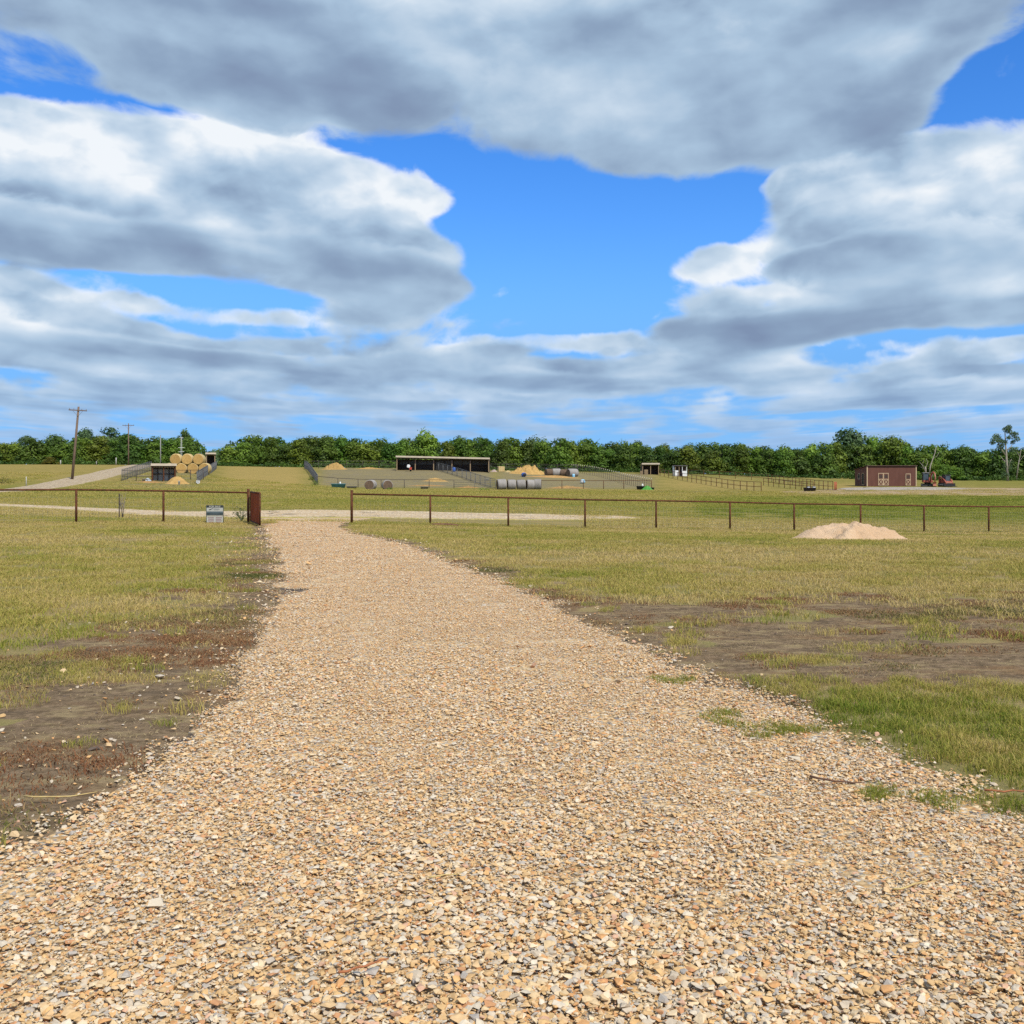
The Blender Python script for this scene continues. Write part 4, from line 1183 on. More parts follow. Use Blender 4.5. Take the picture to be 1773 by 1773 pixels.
def aim(c): return math.atan2(c.y, c.x)
# golden stack of seven: ends face the viewer, flanks turned to the right
tops = [(305.8, 'left'), (325.2, 'middle'), (344.6, 'right')]
bots = [(296.1, 'first'), (315.5, 'second'), (334.9, 'third'), (354.3, 'fourth')]
DS = 149.0
zb = [G(px, DS) for px, _ in bots]
zlev = sum(q.z for q in zb) / 4 - .1
ordw = {'first': 'leftmost golden round bale of the bottom row in the hay stack', 'second': 'golden round bale second from the left in the bottom row of the stack',
        'third': 'golden round bale second from the right in the bottom row of the stack', 'fourth': 'rightmost golden round bale of the bottom row in the hay stack',
        'left': 'golden round bale on the left of the top row of the stack', 'middle': 'golden round bale in the middle of the top row of the stack', 'right': 'golden round bale on the right of the top row of the stack'}
for i, (px, w_) in enumerate(bots):
    p = P(px, 828, DS); round_bale(ordw[w_], (p.x, DS + .1 * i, zlev), math.radians(91), M_haywrap, M_hay, 30 + i, 'golden round bales stacked behind the small shelter', R=.835)
for i, (px, w_) in enumerate(tops):
    p = P(px, 828, DS); round_bale(ordw[w_], (p.x, DS + .1 * i, zlev + 1.40), math.radians(91), M_haywrap, M_hay, 40 + i, 'golden round bales stacked behind the small shelter', R=.835)
# two old grey bales, ends to the viewer
for px, d, rz_, lb in ((642, 139.5, 80, 'old grey round bale on its own, left of a matching one by the paddock fence'), (670.5, 139, 104, 'old grey round bale with ragged hollow end, right of a matching one by the fence')):
    round_bale(lb, G(px, d), math.radians(rz_), M_oldhay, M_rothay, int(px), 'weathered grey bales along the paddock fence', R=.74, sag=.10)
# row of five lying side on
r5 = [(868.5, 147.0, 14, -5, 1.32, .80, 'first grey bale of the row, its dark brown end facing the slatted fence'), (885.5, 147.4, 8, 3, 1.22, .77, 'second grey bale from the left in the row of five beside the fence'),
      (902.5, 147.6, 6, -6, 1.28, .77, 'middle grey bale in the row of five lying end to end'), (917.5, 147.8, 12, 5, 1.1, .78, 'fourth grey bale from the left in the row, with a brown gap beside it'), (931.0, 148.0, -4, 0, 1.1, .82, 'smooth grey bale closing the right end of the row of five')]
for i, (px, d, rz_, rx_, L_, R_, lb) in enumerate(r5):
    round_bale(lb, G(px, d), math.radians(rz_), M_oldhay, M_rothay, 60 + i, 'row of five weathered grey bales', L=L_, R=R_, sag=.07, rx=math.radians(rx_) * .4)

# ---------------------------------------------------------------- open sheds
def open_shed(label, px0, px1, d, h_front, depth, bays, posts='wood', rz=0.0, roof_drop=.35, back=M_shedin, lower=None, overhang=.3, base=None, roof_tilt=0.0, half_posts=False, rails=True, mside=M_shedbr):
    a, b = G(px0, d), G(px1, d)
    w = b.x - a.x; c = (a + b) / 2
    t = thing('open_shed', label, 'shed', (c.x, d, min(a.z, b.z) if base is None else base), rz)
    hb = h_front - roof_drop
    # roof sheet with ribs and a deep front fascia
    n = int(w / .30); R = MB()
    y0, y1 = -overhang, depth + .15
    prof = []
    for i in range(n * 4 + 1):
        x_ = -w / 2 - .12 + (w + .24) * i / (n * 4); prof.append((x_, .03 if i % 4 in (0,) else 0))
    for yy0, yy1 in ((y0, y1),):
        zf, zk = h_front + overhang * roof_drop / depth, h_front - (depth + .15) * roof_drop / depth
        tl = lambda x_: -roof_tilt * x_
        rf = [(x_, y0, zf + q + tl(x_)) for x_, q in prof]; rk = [(x_, y1, zk + q + tl(x_)) for x_, q in prof]
        rf2 = [(x_, y0, zf + q - .03 + tl(x_)) for x_, q in prof]; rk2 = [(x_, y1, zk + q - .03 + tl(x_)) for x_, q in prof]
        R.ring_tube([rf + rf2[::-1], rk + rk2[::-1]])
    ro = R.build('roof', M_roof, t)
    zf = h_front + overhang * roof_drop / depth
    MB().prism([(-w / 2 - .12, zf - .26 + roof_tilt * w / 2), (w / 2 + .12, zf - .26 - roof_tilt * w / 2), (w / 2 + .12, zf + .045 - roof_tilt * w / 2), (-w / 2 - .12, zf + .045 + roof_tilt * w / 2)], y0 - .03, y0 - .004).build('fascia', M_roof, ro)
    # walls
    bw = MB(); nb = int(w / .25); rr = []
    for i in range(nb * 2 + 1):
        rr.append((-w / 2 + w * i / (nb * 2), depth + (.02 if i % 2 else 0)))
    bw.ring_tube([[(x_, y_, z_ + 0) for x_, y_ in rr] + [(x_, y_ + .02, z_) for x_, y_ in rr[::-1]] for z_ in (-.3, hb - .05)])
    bw.build('back_wall', back, t)
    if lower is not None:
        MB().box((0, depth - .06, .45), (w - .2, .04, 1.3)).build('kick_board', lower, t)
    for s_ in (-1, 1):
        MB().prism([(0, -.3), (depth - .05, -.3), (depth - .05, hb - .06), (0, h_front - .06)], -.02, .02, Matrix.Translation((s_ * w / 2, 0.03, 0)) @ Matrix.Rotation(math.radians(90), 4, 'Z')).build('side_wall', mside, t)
    if rails:
        g_ = MB()
        for z_ in (.1, hb * .52, hb - .25): g_.box((0, depth - .09, z_), (w - .3, .05, .12))
        for i in range(2 * bays + 1): g_.box((-w / 2 + .1 + (w - .2) * i / (2 * bays), depth - .12, hb / 2 - .05), (.09, .09, hb - .1))
        g_.build('framing', M_shedbr, t)
        MB().box((0, .06, h_front - .20), (w - .1, .06, .2)).build('header_beam', M_shedbr, t)
    for i in range(bays + 1):
        x_ = -w / 2 + .09 + (w - .18) * i / bays
        q = MB().box((x_, 0, h_front / 2 - .25), (.13, .13, h_front + .35 - .3))
        q.build('post', M_shedbr if half_posts and 0 < i < bays else (M_cedar if posts == 'wood' else M_rust), t)
        if half_posts:
            MB().box((x_, -.12, .62), (.16, .10, 1.5)).build('lower_post', M_cedar, t)
    return t
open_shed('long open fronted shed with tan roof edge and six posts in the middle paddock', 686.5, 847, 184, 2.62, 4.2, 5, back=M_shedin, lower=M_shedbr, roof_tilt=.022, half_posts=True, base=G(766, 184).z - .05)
open_shed('small open shelter with tan roof and grey metal back below the golden hay stack', 264, 303, 126, 2.25, 1.5, 2, posts='rust', back=mat('bare_sheet', (.50, .47, .43), (.40, .37, .34), .7, 1.6, stretch=(3, 3, .5)), roof_drop=.3, mside=M_rust, rz=math.radians(21))
open_shed('far tan roofed open shelter peeking out behind the golden hay stack', 357, 372.5, 186, 2.15, 2.2, 1, back=M_shedbr, base=G(366, 186).z + .85, rz=math.radians(18))
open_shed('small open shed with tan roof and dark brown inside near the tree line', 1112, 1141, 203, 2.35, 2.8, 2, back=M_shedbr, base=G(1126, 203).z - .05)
for px, w_, h_, lb in ((1110.5, .55, .75, 'pale wooden crate just left of the small shed by the trees'), (1118.5, .75, 1.05, 'pale wooden pallet crate standing in the small shed by the trees')):
    t = thing('wooden_crate', lb, 'crate', G(px, 201.5))
    for z_ in np.arange(.06, h_, .2): MB().box((0, -.27, z_), (w_, .03, .13)).build('slat', M_cedar, t)
    MB().box((0, 0, h_ / 2), (w_ - .06, .48, h_ - .02)).build('crate_body', M_cedar, t)

# ---------------------------------------------------------------- the brown barn
BD = 168.0
a, b = G(1501.5, BD), G(1586, BD)
bw_ = b.x - a.x; bz = P(0, 840.5, BD).z
barn = thing('brown_barn', 'brown metal barn with cream trimmed doors beside the two orange machines', 'barn', ((a.x + b.x) / 2, BD, bz))
m, N, bb = new_mat('brown_siding')
tc = N.node('ShaderNodeTexCoord').outputs['Object']
n = N.noise(N.vmul(tc, (1, 1, .3)), 1.4, 4, .6)
N.put(bb.inputs['Base Color'], N.mix(N.ramp(n, .35, .65), (.150, .068, .050), (.130, .058, .043))); bb.inputs['Roughness'].default_value = .7; bb.inputs['Specular IOR Level'].default_value = .12
M_siding = m
M_cream = mat('cream_trim', (.54, .40, .25), (.48, .35, .22), .6, 3)
hF, hB, dp = 3.30, 2.75, 6.0
def ribbed(x0, x1, y, z0, z1, out=-1):
    n_ = int((x1 - x0) / .076); r = []
    for i in range(n_ + 1): r.append((x0 + (x1 - x0) * i / n_, y + out * (.022 if i % 3 == 1 else 0)))
    mb = MB(); mb.ring_tube([[(x_, y_, z_) for x_, y_ in r] + [(x_, y - out * .03, z_) for x_, y_ in r[::-1]] for z_ in (z0, z1)])
    return mb
ribbed(-bw_ / 2, bw_ / 2, 0, -.3, hF - .03).build('front_wall', M_siding, barn)
for s_, nm in ((-1, 'side_wall'), (1, 'side_wall')):
    MB().prism([(.02, -.3), (dp, -.3), (dp, hB - .05), (.02, hF - .05)], -.03, .03, Matrix.Translation((s_ * bw_ / 2 - s_ * .03, 0, 0)) @ Matrix.Rotation(math.radians(90), 4, 'Z')).build(nm, M_siding, barn)
MB().box((0, dp, hB / 2 - .2), (bw_ - .1, .06, hB)).build('back_wall', M_siding, barn)
rf = MB().prism([(-.22, hF + .055), (dp + .2, hB - .02), (dp + .2, hB + .03), (-.22, hF + .105)], -bw_ / 2 - .15, bw_ / 2 + .15, Matrix.Rotation(math.radians(90), 4, 'Z') @ Matrix.Scale(-1, 4, (0, 1, 0)))
rfo = rf.build('roof', M_siding, barn)
MB().box((0, -.235, hF + .075), (bw_ + .34, .02, .06)).build('eave_trim', mat('eave_brown', (.20, .125, .10), (.17, .10, .085), .5, 3), rfo)
for s_ in (-1, 1):
    MB().box((s_ * (bw_ / 2 + .01), -.035, hF / 2 - .1), (.17, .06, hF + .15)).build('corner_trim', M_cream, barn)
def x_door(px0, px1, leaves, top):
    x0, x1 = (px0 - CX) / FPX * BD - barn.location.x, (px1 - CX) / FPX * BD - barn.location.x
    cx_, w_ = (x0 + x1) / 2, x1 - x0
    dr = MB().box((cx_, -.045, top / 2), (w_, .04, top)).build('door', M_siding, barn)
    tr = MB(); lw = w_ / leaves; y_ = -.075
    for i in range(leaves):
        l, r = x0 + lw * i, x0 + lw * (i + 1); tw = .085
        for xx in (l + tw / 2 + .01, r - tw / 2 - .01): tr.box((xx, y_, top / 2), (tw, .02, top))
        for zz in (.06, top * .5, top - .05): tr.box(((l + r) / 2, y_ - .003, zz), (lw - 2 * tw - .01, .02, .10))
        ang = math.atan2(top * .5 - .16, lw - 2 * tw - .02); ln = math.hypot(top * .5 - .16, lw - 2 * tw - .02)
        for s_ in (-1, 1): tr.box(((l + r) / 2, y_ - .006 * (s_ + 2), top * .28), (ln, .012, .085), ry=s_ * ang)
    tr.build('cross_trim', M_cream, dr)
    for i in range(leaves):
        wn = MB()
        l, r = x0 + lw * i, x0 + lw * (i + 1)
        n_ = 9; arch = [(l + .16, top * .60), (r - .16, top * .60)] + [((l + r) / 2 + (lw / 2 - .16) * math.cos(math.pi * k_ / n_), top * .80 + .10 * math.sin(math.pi * k_ / n_)) for k_ in range(n_ + 1)]
        wn.prism(arch, -.074, -.066)
        wn.build('door_panel', M_shedbr, dr)
    hd = MB().box((cx_ + (.08 if leaves == 2 else -w_ * .36), -.10, top * .5), (.03, .05, .18)).build('handle', M_black, dr)
x_door(1520.2, 1538.4, 2, 2.12)
x_door(1567.6, 1576.6, 1, 2.02)
# the gable end on the left: door and window openings
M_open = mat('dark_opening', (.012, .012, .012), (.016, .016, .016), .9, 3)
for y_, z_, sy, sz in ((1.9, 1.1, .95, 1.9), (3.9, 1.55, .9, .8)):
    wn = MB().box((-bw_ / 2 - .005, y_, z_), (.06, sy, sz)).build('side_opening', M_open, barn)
    fr = MB()
    for q in (-1, 1): fr.box((-bw_ / 2 - .045, y_ + q * (sy / 2 + .04), z_), (.04, .08, sz)); fr.box((-bw_ / 2 - .045, y_, z_ + q * (sz / 2 + .04)), (.04, sy + .16, .08))
    fr.build('opening_trim', M_cream, wn)

# ---------------------------------------------------------------- the two machines
def track_unit(parent, x, y, L, h, w):
    pts = []
    for k_ in range(11): a_ = math.radians(90 + 180 * k_ / 10); pts.append((-L / 2 + h / 2 + h / 2 * math.cos(a_), h / 2 + h / 2 * math.sin(a_)))
    for k_ in range(11): a_ = math.radians(-90 + 180 * k_ / 10); pts.append((L / 2 - h / 2 + h / 2 * math.cos(a_), h / 2 + h / 2 * math.sin(a_)))
    # outline in local (length, z) extruded over width; length axis = y (towards the viewer negative)
    o = MB().prism(pts, -w / 2, w / 2, Matrix.Translation((x, y, 0)) @ Matrix.Rotation(math.radians(90), 4, 'Z'))
    tr = o.build('track', M_black, parent)
    for k_ in range(4):
        wh = MB()
        yy = y - L / 2 + h / 2 + (L - h) * k_ / 3
        wh.tube([(x - (w / 2 + .03), yy, h / 2), (x + (w / 2 + .03), yy, h / 2)], h * .27, 12)
        wh.build('roller', M_grey, tr, True)

MD = 164.0
# mini excavator: tracks, turntable, body, cab, boom, stick, bucket, dozer blade
e0 = G(1606, MD)
ex = thing('mini_excavator', 'orange compact excavator with arched boom and dark cab next to the barn', 'excavator', e0, math.radians(-14))
for s_ in (-1, 1): track_unit(ex, s_ * .82, 0, 2.2, .58, .38)
MB().lathe([(.55, .45), (.55, .62), (.62, .64), (.62, .72)], 20).build('turntable', M_black, ex, True)
MB().prism([(-.95, .72), (.80, .72), (.80, 1.05), (.55, 1.12), (-.25, 1.12), (-.35, 1.62), (-1.05, 1.58), (-1.18, 1.35), (-1.18, .9)], -.82, .82, Matrix.Rotation(math.radians(-90), 4, 'Z')).build('engine_body', M_orange, ex, bevel=.05)
MB().box((.30, .95, 1.30), (.9, .5, .08)).build('engine_vent', M_black, ex)
cb = MB()
for x_ in (-.86, .10):
    for y_ in (-.62, .42): cb.box((x_, y_, 1.75), (.07, .07, 1.26))
for z_ in (1.14, 2.36):
    for y_ in (-.62, .42): cb.box((-.38, y_, z_), (.90, .07, .07))
    for x_ in (-.86, .10): cb.box((x_, -.10, z_), (.07, .97, .07))
cab = cb.build('cab', M_black, ex)
MB().box((-.38, -.10, 1.75), (.90, .98, 1.14)).build('cab_window', M_glass, cab)
MB().box((-.38, -.10, 2.44), (1.08, 1.2, .08)).build('cab_roof', M_grey, cab, bevel=.03)
bm_pts = [(.36, -.85, 1.0), (.40, -1.05, 1.75), (.50, -1.35, 2.35), (.66, -1.85, 2.52), (.85, -2.4, 2.35)]
bo = MB().tube(bm_pts, [.17, .17, .17, .15, .12], 8).build('boom', M_orange, ex, True)
MB().tube([(.40, -1.0, 1.1), (.60, -1.62, 2.2)], [.07, .05], 8).build('hydraulic_ram', M_grey, bo, True)
MB().tube([(.85, -2.35, 2.40), (.93, -2.5, 1.6), (.90, -2.15, .75)], [.11, .13, .09], 8).build('stick_arm', M_faded, ex, True)
MB().prism([(-2.25, .85), (-1.85, .78), (-1.68, .45), (-1.80, .12), (-2.15, .02), (-2.42, .18), (-2.05, .30), (-2.02, .55)], -.28, .28, Matrix.Translation((.90, 0, 0)) @ Matrix.Rotation(math.radians(90), 4, 'Z')).build('bucket', M_faded, ex)
bl = MB().prism([(-1.62, .06), (-1.50, .04), (-1.42, .25), (-1.50, .48), (-1.62, .50), (-1.53, .27)], -1.1, 1.1, Matrix.Rotation(math.radians(90), 4, 'Z'))
bl.build('dozer_blade', M_black, ex)
for s_ in (-.4, .4): MB().box((s_, -1.3, .32), (.12, .5, .12)).build('blade_arm', M_black, ex)
for s_ in (-1, 1): MB().lathe([(.07, 0), (.07, .04), (.02, .05)], 10, (s_ * .35 - .38, -.66, 2.36)).build('work_lamp', M_white, cab)
# compact track loader: tracks, body, cab, lift arms, wide bucket
l0 = G(1637.5, MD - .5)
ld = thing('track_loader', 'orange compact track loader with dark glass cab and wide black bucket', 'loader', l0, math.radians(6))
ld.scale = ex.scale = (.9, .9, .95)
for s_ in (-1, 1): track_unit(ld, s_ * .74, .1, 2.0, .66, .40)
MB().prism([(-1.15, .40), (1.0, .40), (1.0, .95), (.55, 1.05), (-.3, 1.10), (-.45, 1.45), (-1.15, 1.38)], -.54, .54, Matrix.Rotation(math.radians(-90), 4, 'Z')).build('body', M_orange, ld, bevel=.04)
cb = MB()
for x_ in (-.46, .46):
    for y_ in (-.72, .45): cb.box((x_, y_, 1.45), (.08, .08, 1.05))
    for z_ in (.97, 1.97): cb.box((x_, -.13, z_), (.08, 1.2, .08))
for z_ in (.97, 1.97):
    for y_ in (-.72, .45): cb.box((0, y_, z_), (.94, .08, .08))
cab = cb.build('cab', M_black, ld)
MB().box((0, -.13, 1.46), (.88, 1.13, .94)).build('cab_window', M_glass, cab)
MB().box((0, -.13, 2.05), (1.1, 1.32, .09)).build('cab_roof', M_black, cab, bevel=.03)
for s_ in (-1, 1):
    MB().tube([(s_ * .66, 1.0, 1.75), (s_ * .66, .2, 1.62), (s_ * .66, -.9, 1.05), (s_ * .62, -1.25, .45)], [.10, .12, .13, .12], 8, flat=1.0).build('lift_arm', M_orange, ld, True)
    MB().box((s_ * .66, 1.05, 1.2), (.14, .3, 1.2)).build('arm_tower', M_orange, ld)
    MB().lathe([(.06, 0), (.06, .03), (.02, .04)], 10, (s_ * .42, -.74, 1.99)).build('work_lamp', M_white, cab)
MB().prism([(-1.30, .62), (-1.18, .60), (-1.15, .10), (-1.95, .04), (-1.97, .09), (-1.28, .16)], -1.12, 1.12, Matrix.Rotation(math.radians(90), 4, 'Z')).build('bucket', M_black, ld)
MB().box((0, -1.15, .62), (1.3, .1, .5)).build('bucket_mount', M_faded, ld)
# ---------------------------------------------------------------- paddock fences further out
def rail_fence(label, pts, h=1.4, rails=(1.0,), step=2.6, m=M_dkpipe, r=.038, pales=0, pale_r=.012, wires=0, name='paddock_fence', caps=None, pr=None):
    """rails: heights as fractions of h; pales: upright wires or bars per metre"""
    o = pts[0]; root = thing(name, label, 'fence', o)
    seq, post = [], []
    for i in range(len(pts) - 1):
        a, b = pts[i], pts[i + 1]; n = max(1, round((b - a).length / step))
        for k_ in range(n):
            q = a.lerp(b, k_ / n); q.z = Z(q.x, q.y); post.append(q - o)
    e = pts[-1].copy(); e.z = Z(e.x, e.y); post.append(e - o)
    rl = MB()
    for f_ in rails: rl.tube([q + Vector((0, 0, h * f_)) for q in post], r, 6)
    rl.build('rail', m, root, True)
    for q in post:
        MB().tube([q - Vector((0, 0, .2)), q + Vector((0, 0, h + .02))], (pr or r * 1.25), 6).build('post', m, root, True)
    if caps is not None:
        for q in post: MB().tube([q + Vector((0, 0, h - .02)), q + Vector((0, 0, h + .16))], .055, 6).build('post_cap', caps, root)
    if pales or wires:
        w = MB()
        for a, b in zip(post[:-1], post[1:]):
            n = max(1, int((b - a).length * pales)) if pales else 0
            for k_ in range(n):
                q = a.lerp(b, (k_ + .5) / n); w.tube([q + Vector((0, 0, .02)), q + Vector((0, 0, h * .98))], pale_r, 4, cap=False)
        for k_ in range(wires):
            z_ = h * (k_ + .5) / wires; w.tube([q + Vector((0, 0, z_)) for q in post], pale_r * .7, 4, cap=False)
        w.build('wire_panel', M_panel if pales else M_wire, root)
    return root

fl, fr_ = G(550, 150), G(858, 149)
bl_, br_ = G(527, 204), G(1000, 203)
rail_fence('grey wire panel fence along the left side of the middle paddock, seen end on', [bl_, fl], 1.55, (1.0, .5), 3.2, M_panel, .035, pales=3, wires=5)
rail_fence('dark rail fence across the front of the middle paddock behind the two grey bales', [fl, G(620, 150), G(700, 150), G(786, 150)], 1.28, (1.0,), 3.6, M_dkpipe, .042, wires=4)
rail_fence('short tubular gate panels closing the front of the middle paddock left of the bale row', [G(786, 150), G(822, 149.6), G(858, 149.2)], 1.28, (1.0, .72, .45, .2), 3.1, M_panel, .026, name='gate_panel')
rail_fence('dark back fence of the paddock between its left corner and the long shed', [bl_, G(600, 204.5), G(684, 205)], 1.6, (1.0, .5), 3.4, M_dkpipe, .036, wires=4)
rail_fence('dark back fence of the paddock between the long shed and the old bales', [G(850, 205), G(930, 204.5), br_], 1.6, (1.0, .5), 3.4, M_dkpipe, .036, wires=4)
rail_fence('grey slatted divider fence running from the long shed down to the bale row', [G(752, 186), G(800, 170), G(858, 149.3)], 1.5, (1.0, .12), 3.0, M_panel, .032, pales=1.9, pale_r=.024)
rail_fence('rust brown rail fence across the front of the right paddock from the bale row', [G(936, 150), G(1010, 150), G(1080, 150), G(1128, 150)], 1.28, (1.0,), 3.6, M_rust, .042, wires=5)
M_capw = mat('pale_cap', (.66, .58, .46), (.60, .52, .42), .7, 4)
rail_fence('row of thin stakes with pale tops curving along the right paddock to the front rail', [G(990, 203), G(1020, 192), G(1070, 172), G(1128, 150)], 1.55, (.55, .8), 1.35, M_dkpipe, .016, caps=M_capw, pr=.03, wires=3)
# left pen
rail_fence('grey wire panel fence on the left of the small shelter pen', [G(262, 152), G(238, 138), G(211, 123)], 1.45, (1.0, .5), 2.4, M_panel, .03, pales=3, wires=4)
rail_fence('low dark rail fence joining the left pen fence to the small shelter', [G(211, 123.5), G(236, 124.5), G(263, 126)], 1.30, (1.0, .45), 2.0, M_dkpipe, .034)
rail_fence('dark rail fence between the small shelter and the slanting wire fence on its right', [G(304, 130), G(330, 132), G(352, 134)], 1.30, (1.0,), 1.9, M_dkpipe, .036, wires=3)
rail_fence('grey wire fence slanting down from the far shelter past the golden stack', [G(375, 190), G(366, 158), G(341, 124.5)], 1.45, (1.0, .5), 2.4, M_panel, .034, pales=4, wires=6)
# pens on the right
rail_fence('brown pipe rail fence running down from the small far shed along the right pasture', [G(1143, 200), G(1190, 181), G(1250, 160), G(1318, 140)], 1.35, (1.0, .5), 3.2, M_rust, .042, wires=4)
rail_fence('upper brown pipe rail fence of the right hand pen near the trees', [G(1192, 206), G(1330, 196), G(1372, 178), G(1442, 146)], 1.35, (1.0, .45), 3.2, M_rust, .040, wires=4)
rail_fence('lower brown pipe rail fence of the right hand pen ending at the black trough', [G(1322, 172), G(1368, 158), G(1408, 147)], 1.30, (1.0, .5), 3.0, M_rust, .040, wires=3)
t = thing('pen_gate', 'short red pipe gate standing end on at the corner of the right pen', 'gate', G(1445, 145.5), math.radians(62))
q = MB()
for z_ in (.15, .45, .8, 1.2): q.tube([(0, 0, z_), (1.6, 0, z_)], .032, 6)
q.build('gate_rail', M_redp, t, True)
for x_ in (0, .8, 1.6): MB().tube([(x_, 0, .0), (x_, 0, 1.25)], .045, 6).build('upright', M_redp, t, True)

# ---------------------------------------------------------------- hay on the ground and odd things in the paddocks
heap('hay_heap', 'tall golden hay heap in the back left of the middle paddock', 'hay heap', 580, 190, 5.0, 3.0, 1.25, M_straw, 11, lumps=1.2, prof=1.3)
heap('hay_heap', 'low wide strip of pale hay on the crest left of the long shed', 'hay heap', 640, 194, 6.6, 1.6, .32, M_straw, 12, lumps=1.2)
heap('hay_heap', 'flat orange hay heap in the middle of the paddock below the long shed', 'hay heap', 755, 163, 4.2, 2.6, .48, M_straw, 13, lumps=1.3)
heap('hay_heap', 'thin spread of orange hay trampled behind the front paddock rail', 'hay heap', 742, 155, 6.4, 1.6, .16, M_dungy, 14, lumps=1.6)
heap('hay_heap', 'golden hay heap on the right of the small shelter, almost as wide as it', 'hay heap', 306, 120, 3.0, 2.0, .90, M_straw, 15, lumps=.9, prof=1.2)
heap('hay_heap', 'low straw litter spread in front of the small shelter', 'hay heap', 262, 121, 5.4, 1.6, .22, M_dungy, 16, lumps=1.6)
heap('hay_heap', 'orange trampled hay along the rail fence right of the bale row', 'hay heap', 985, 151.5, 7.6, 1.4, .38, M_dungy, 17, lumps=1.6)
heap('hay_heap', 'small orange hay patch at the foot of the slatted divider fence', 'hay heap', 812, 151.5, 3.6, 1.2, .30, M_dungy, 18, lumps=1.6)
heap('hay_heap', 'broad pile of broken tan hay at the back of the right paddock', 'hay heap', 915, 184, 7.4, 3.4, 1.45, M_straw, 19, lumps=1.9, prof=1.1, skew=.1)
heap('hay_heap', 'spread of orange hay in front of the broken old bales', 'hay heap', 960, 177, 11.0, 2.2, .34, M_dungy, 20, lumps=1.4)
for px, d, rz_, L_, R_, mm, lb in ((951, 182.0, 25, 1.5, .66, M_rothay, 'dark rotting round bale at the left of the collapsed pair'), (963, 182.3, 12, 1.5, .70, M_oldhay, 'tattered grey bale in the middle of the collapsed bales at the back'),
                                   (977, 182.0, -20, 1.3, .66, M_rothay, 'brown collapsed bale right of the tattered grey one'), (991, 181.0, 30, 1.9, .78, M_oldhay, 'large slumped grey bale closing the right end of the old bales')):
    round_bale(lb, G(px, d), math.radians(rz_), mm, M_rothay, int(px), 'broken old bales at the back of the right paddock', L=L_, R=R_, sag=.16)
t = thing('straw_bale', 'pale yellow square straw bale behind the right end of the long shed', 'straw bale', G(867.5, 192), .3)
MB().box((0, 0, .52), (1.25, .9, 1.05)).build('bale_body', M_haywrap, t, bevel=.08)
for x_ in (-.3, .3): MB().box((x_, 0, .53), (.03, .93, 1.08)).build('twine', M_straw, t)
heap('straw_scraps', 'low pale scraps of straw between the square bale and the broken hay pile', 'straw', 880, 190, 1.7, .9, .34, M_haywrap, 23, lumps=1.4)
heap('rubble_heap', 'low grey and pink rubble beside the right end post of the long shed', 'rubble', 855, 189, 1.7, .8, .42, mat('pale_rubble', (.42, .36, .33), (.36, .24, .19), .9, 5), 24, lumps=1.4)

def barrel(label, px, d, m, lying=True, rz=0.0, R=.30, L=.88):
    t = thing('plastic_barrel', label, 'barrel', G(px, d), rz)
    prof = [(.0, 0), (R * .86, 0), (R * .95, .03), (R, L * .3), (R * 1.03, L * .33), (R, L * .36), (R, L * .64), (R * 1.03, L * .67), (R, L * .70), (R * .95, L - .03), (R * .86, L)]
    mb = MB().lathe([(max(.01, a_), b_) for a_, b_ in prof], 20)
    lid = MB().lathe([(R * .80, L - .01), (R * .80, L + .02), (.02, L + .02)], 20)
    ob, ol = mb.build('barrel_shell', m, t, True), lid.build('barrel_lid', M_white if m is M_ltblue else M_black, t, True)
    if lying:
        for o_ in (ob, ol): o_.rotation_euler = (math.radians(90), 0, 0); o_.location = (0, L / 2, R)
    return t
barrel('dark blue plastic barrel lying below the broken hay pile', 907, 176, M_blue, True, .3, .38)
barrel('light blue plastic barrel lying behind the rust brown rail fence', 1009, 164, M_ltblue, True, -.4, .34)
barrel('small blue barrel standing beside the slumped grey bale', 993, 178.5, M_ltblue, False, 0, .25, .6)
barrel('blue plastic barrel behind the slats of the divider fence', 786, 182.5, M_blue, False, 0, .30, .8)

def tub(name, label, cat, px, d, w, dep, h, m, rz=0.0, extra=None):
    t = thing(name, label, cat, G(px, d), rz)
    def ring(sx, sy, z_, n=20, p=4):
        out = []
        for k_ in range(n):
            a_ = 2 * math.pi * k_ / n; c_, s_ = math.cos(a_), math.sin(a_)
            out.append((sx / 2 * math.copysign(abs(c_) ** (2 / p), c_), sy / 2 * math.copysign(abs(s_) ** (2 / p), s_), z_))
        return out
    MB().ring_tube([ring(w * .88, dep * .88, 0), ring(w, dep, h * .9), ring(w * 1.05, dep * 1.05, h * .92), ring(w * 1.05, dep * 1.05, h), ring(w * .95, dep * .95, h), ring(w * .85, dep * .85, h * .75)]).build('tub_shell', m, t, True)
    return t
tub('water_trough', 'teal water trough in the left corner of the middle paddock fence', 'trough', 586, 143.5, 2.1, .9, .62, M_teal)
tub('feed_tub', 'low grey feed tub between the teal trough and the first grey bale', 'tub', 609, 143, 1.5, .9, .38, M_grey)
tub('feed_tub', 'low dull grey tub behind the front rail below the flat hay heap', 'tub', 735, 147.5, 1.2, .8, .36, M_grey)
tub('water_trough', 'black rubber trough at the foot of the right pen fence', 'trough', 1402, 140, 1.75, .8, .55, M_black)
tub('water_trough', 'black tub with a bright green cover at the right end of the paddock', 'trough', 1109, 147.5, 1.2, .8, .55, M_black)
def bottle(label, px, d, z_, m, s=1.0, name='plastic_jug'):
    t = thing(name, label, 'jug', G(px, d) + Vector((0, 0, z_)))
    MB().lathe([(.12 * s, 0), (.15 * s, .05 * s), (.15 * s, .26 * s), (.06 * s, .36 * s), (.05 * s, .42 * s)], 12).build('jug_body', m, t, True)
    MB().lathe([(.055 * s, .42 * s), (.055 * s, .46 * s), (.01, .465 * s)], 10).build('cap', M_blue, t, True)
    return t
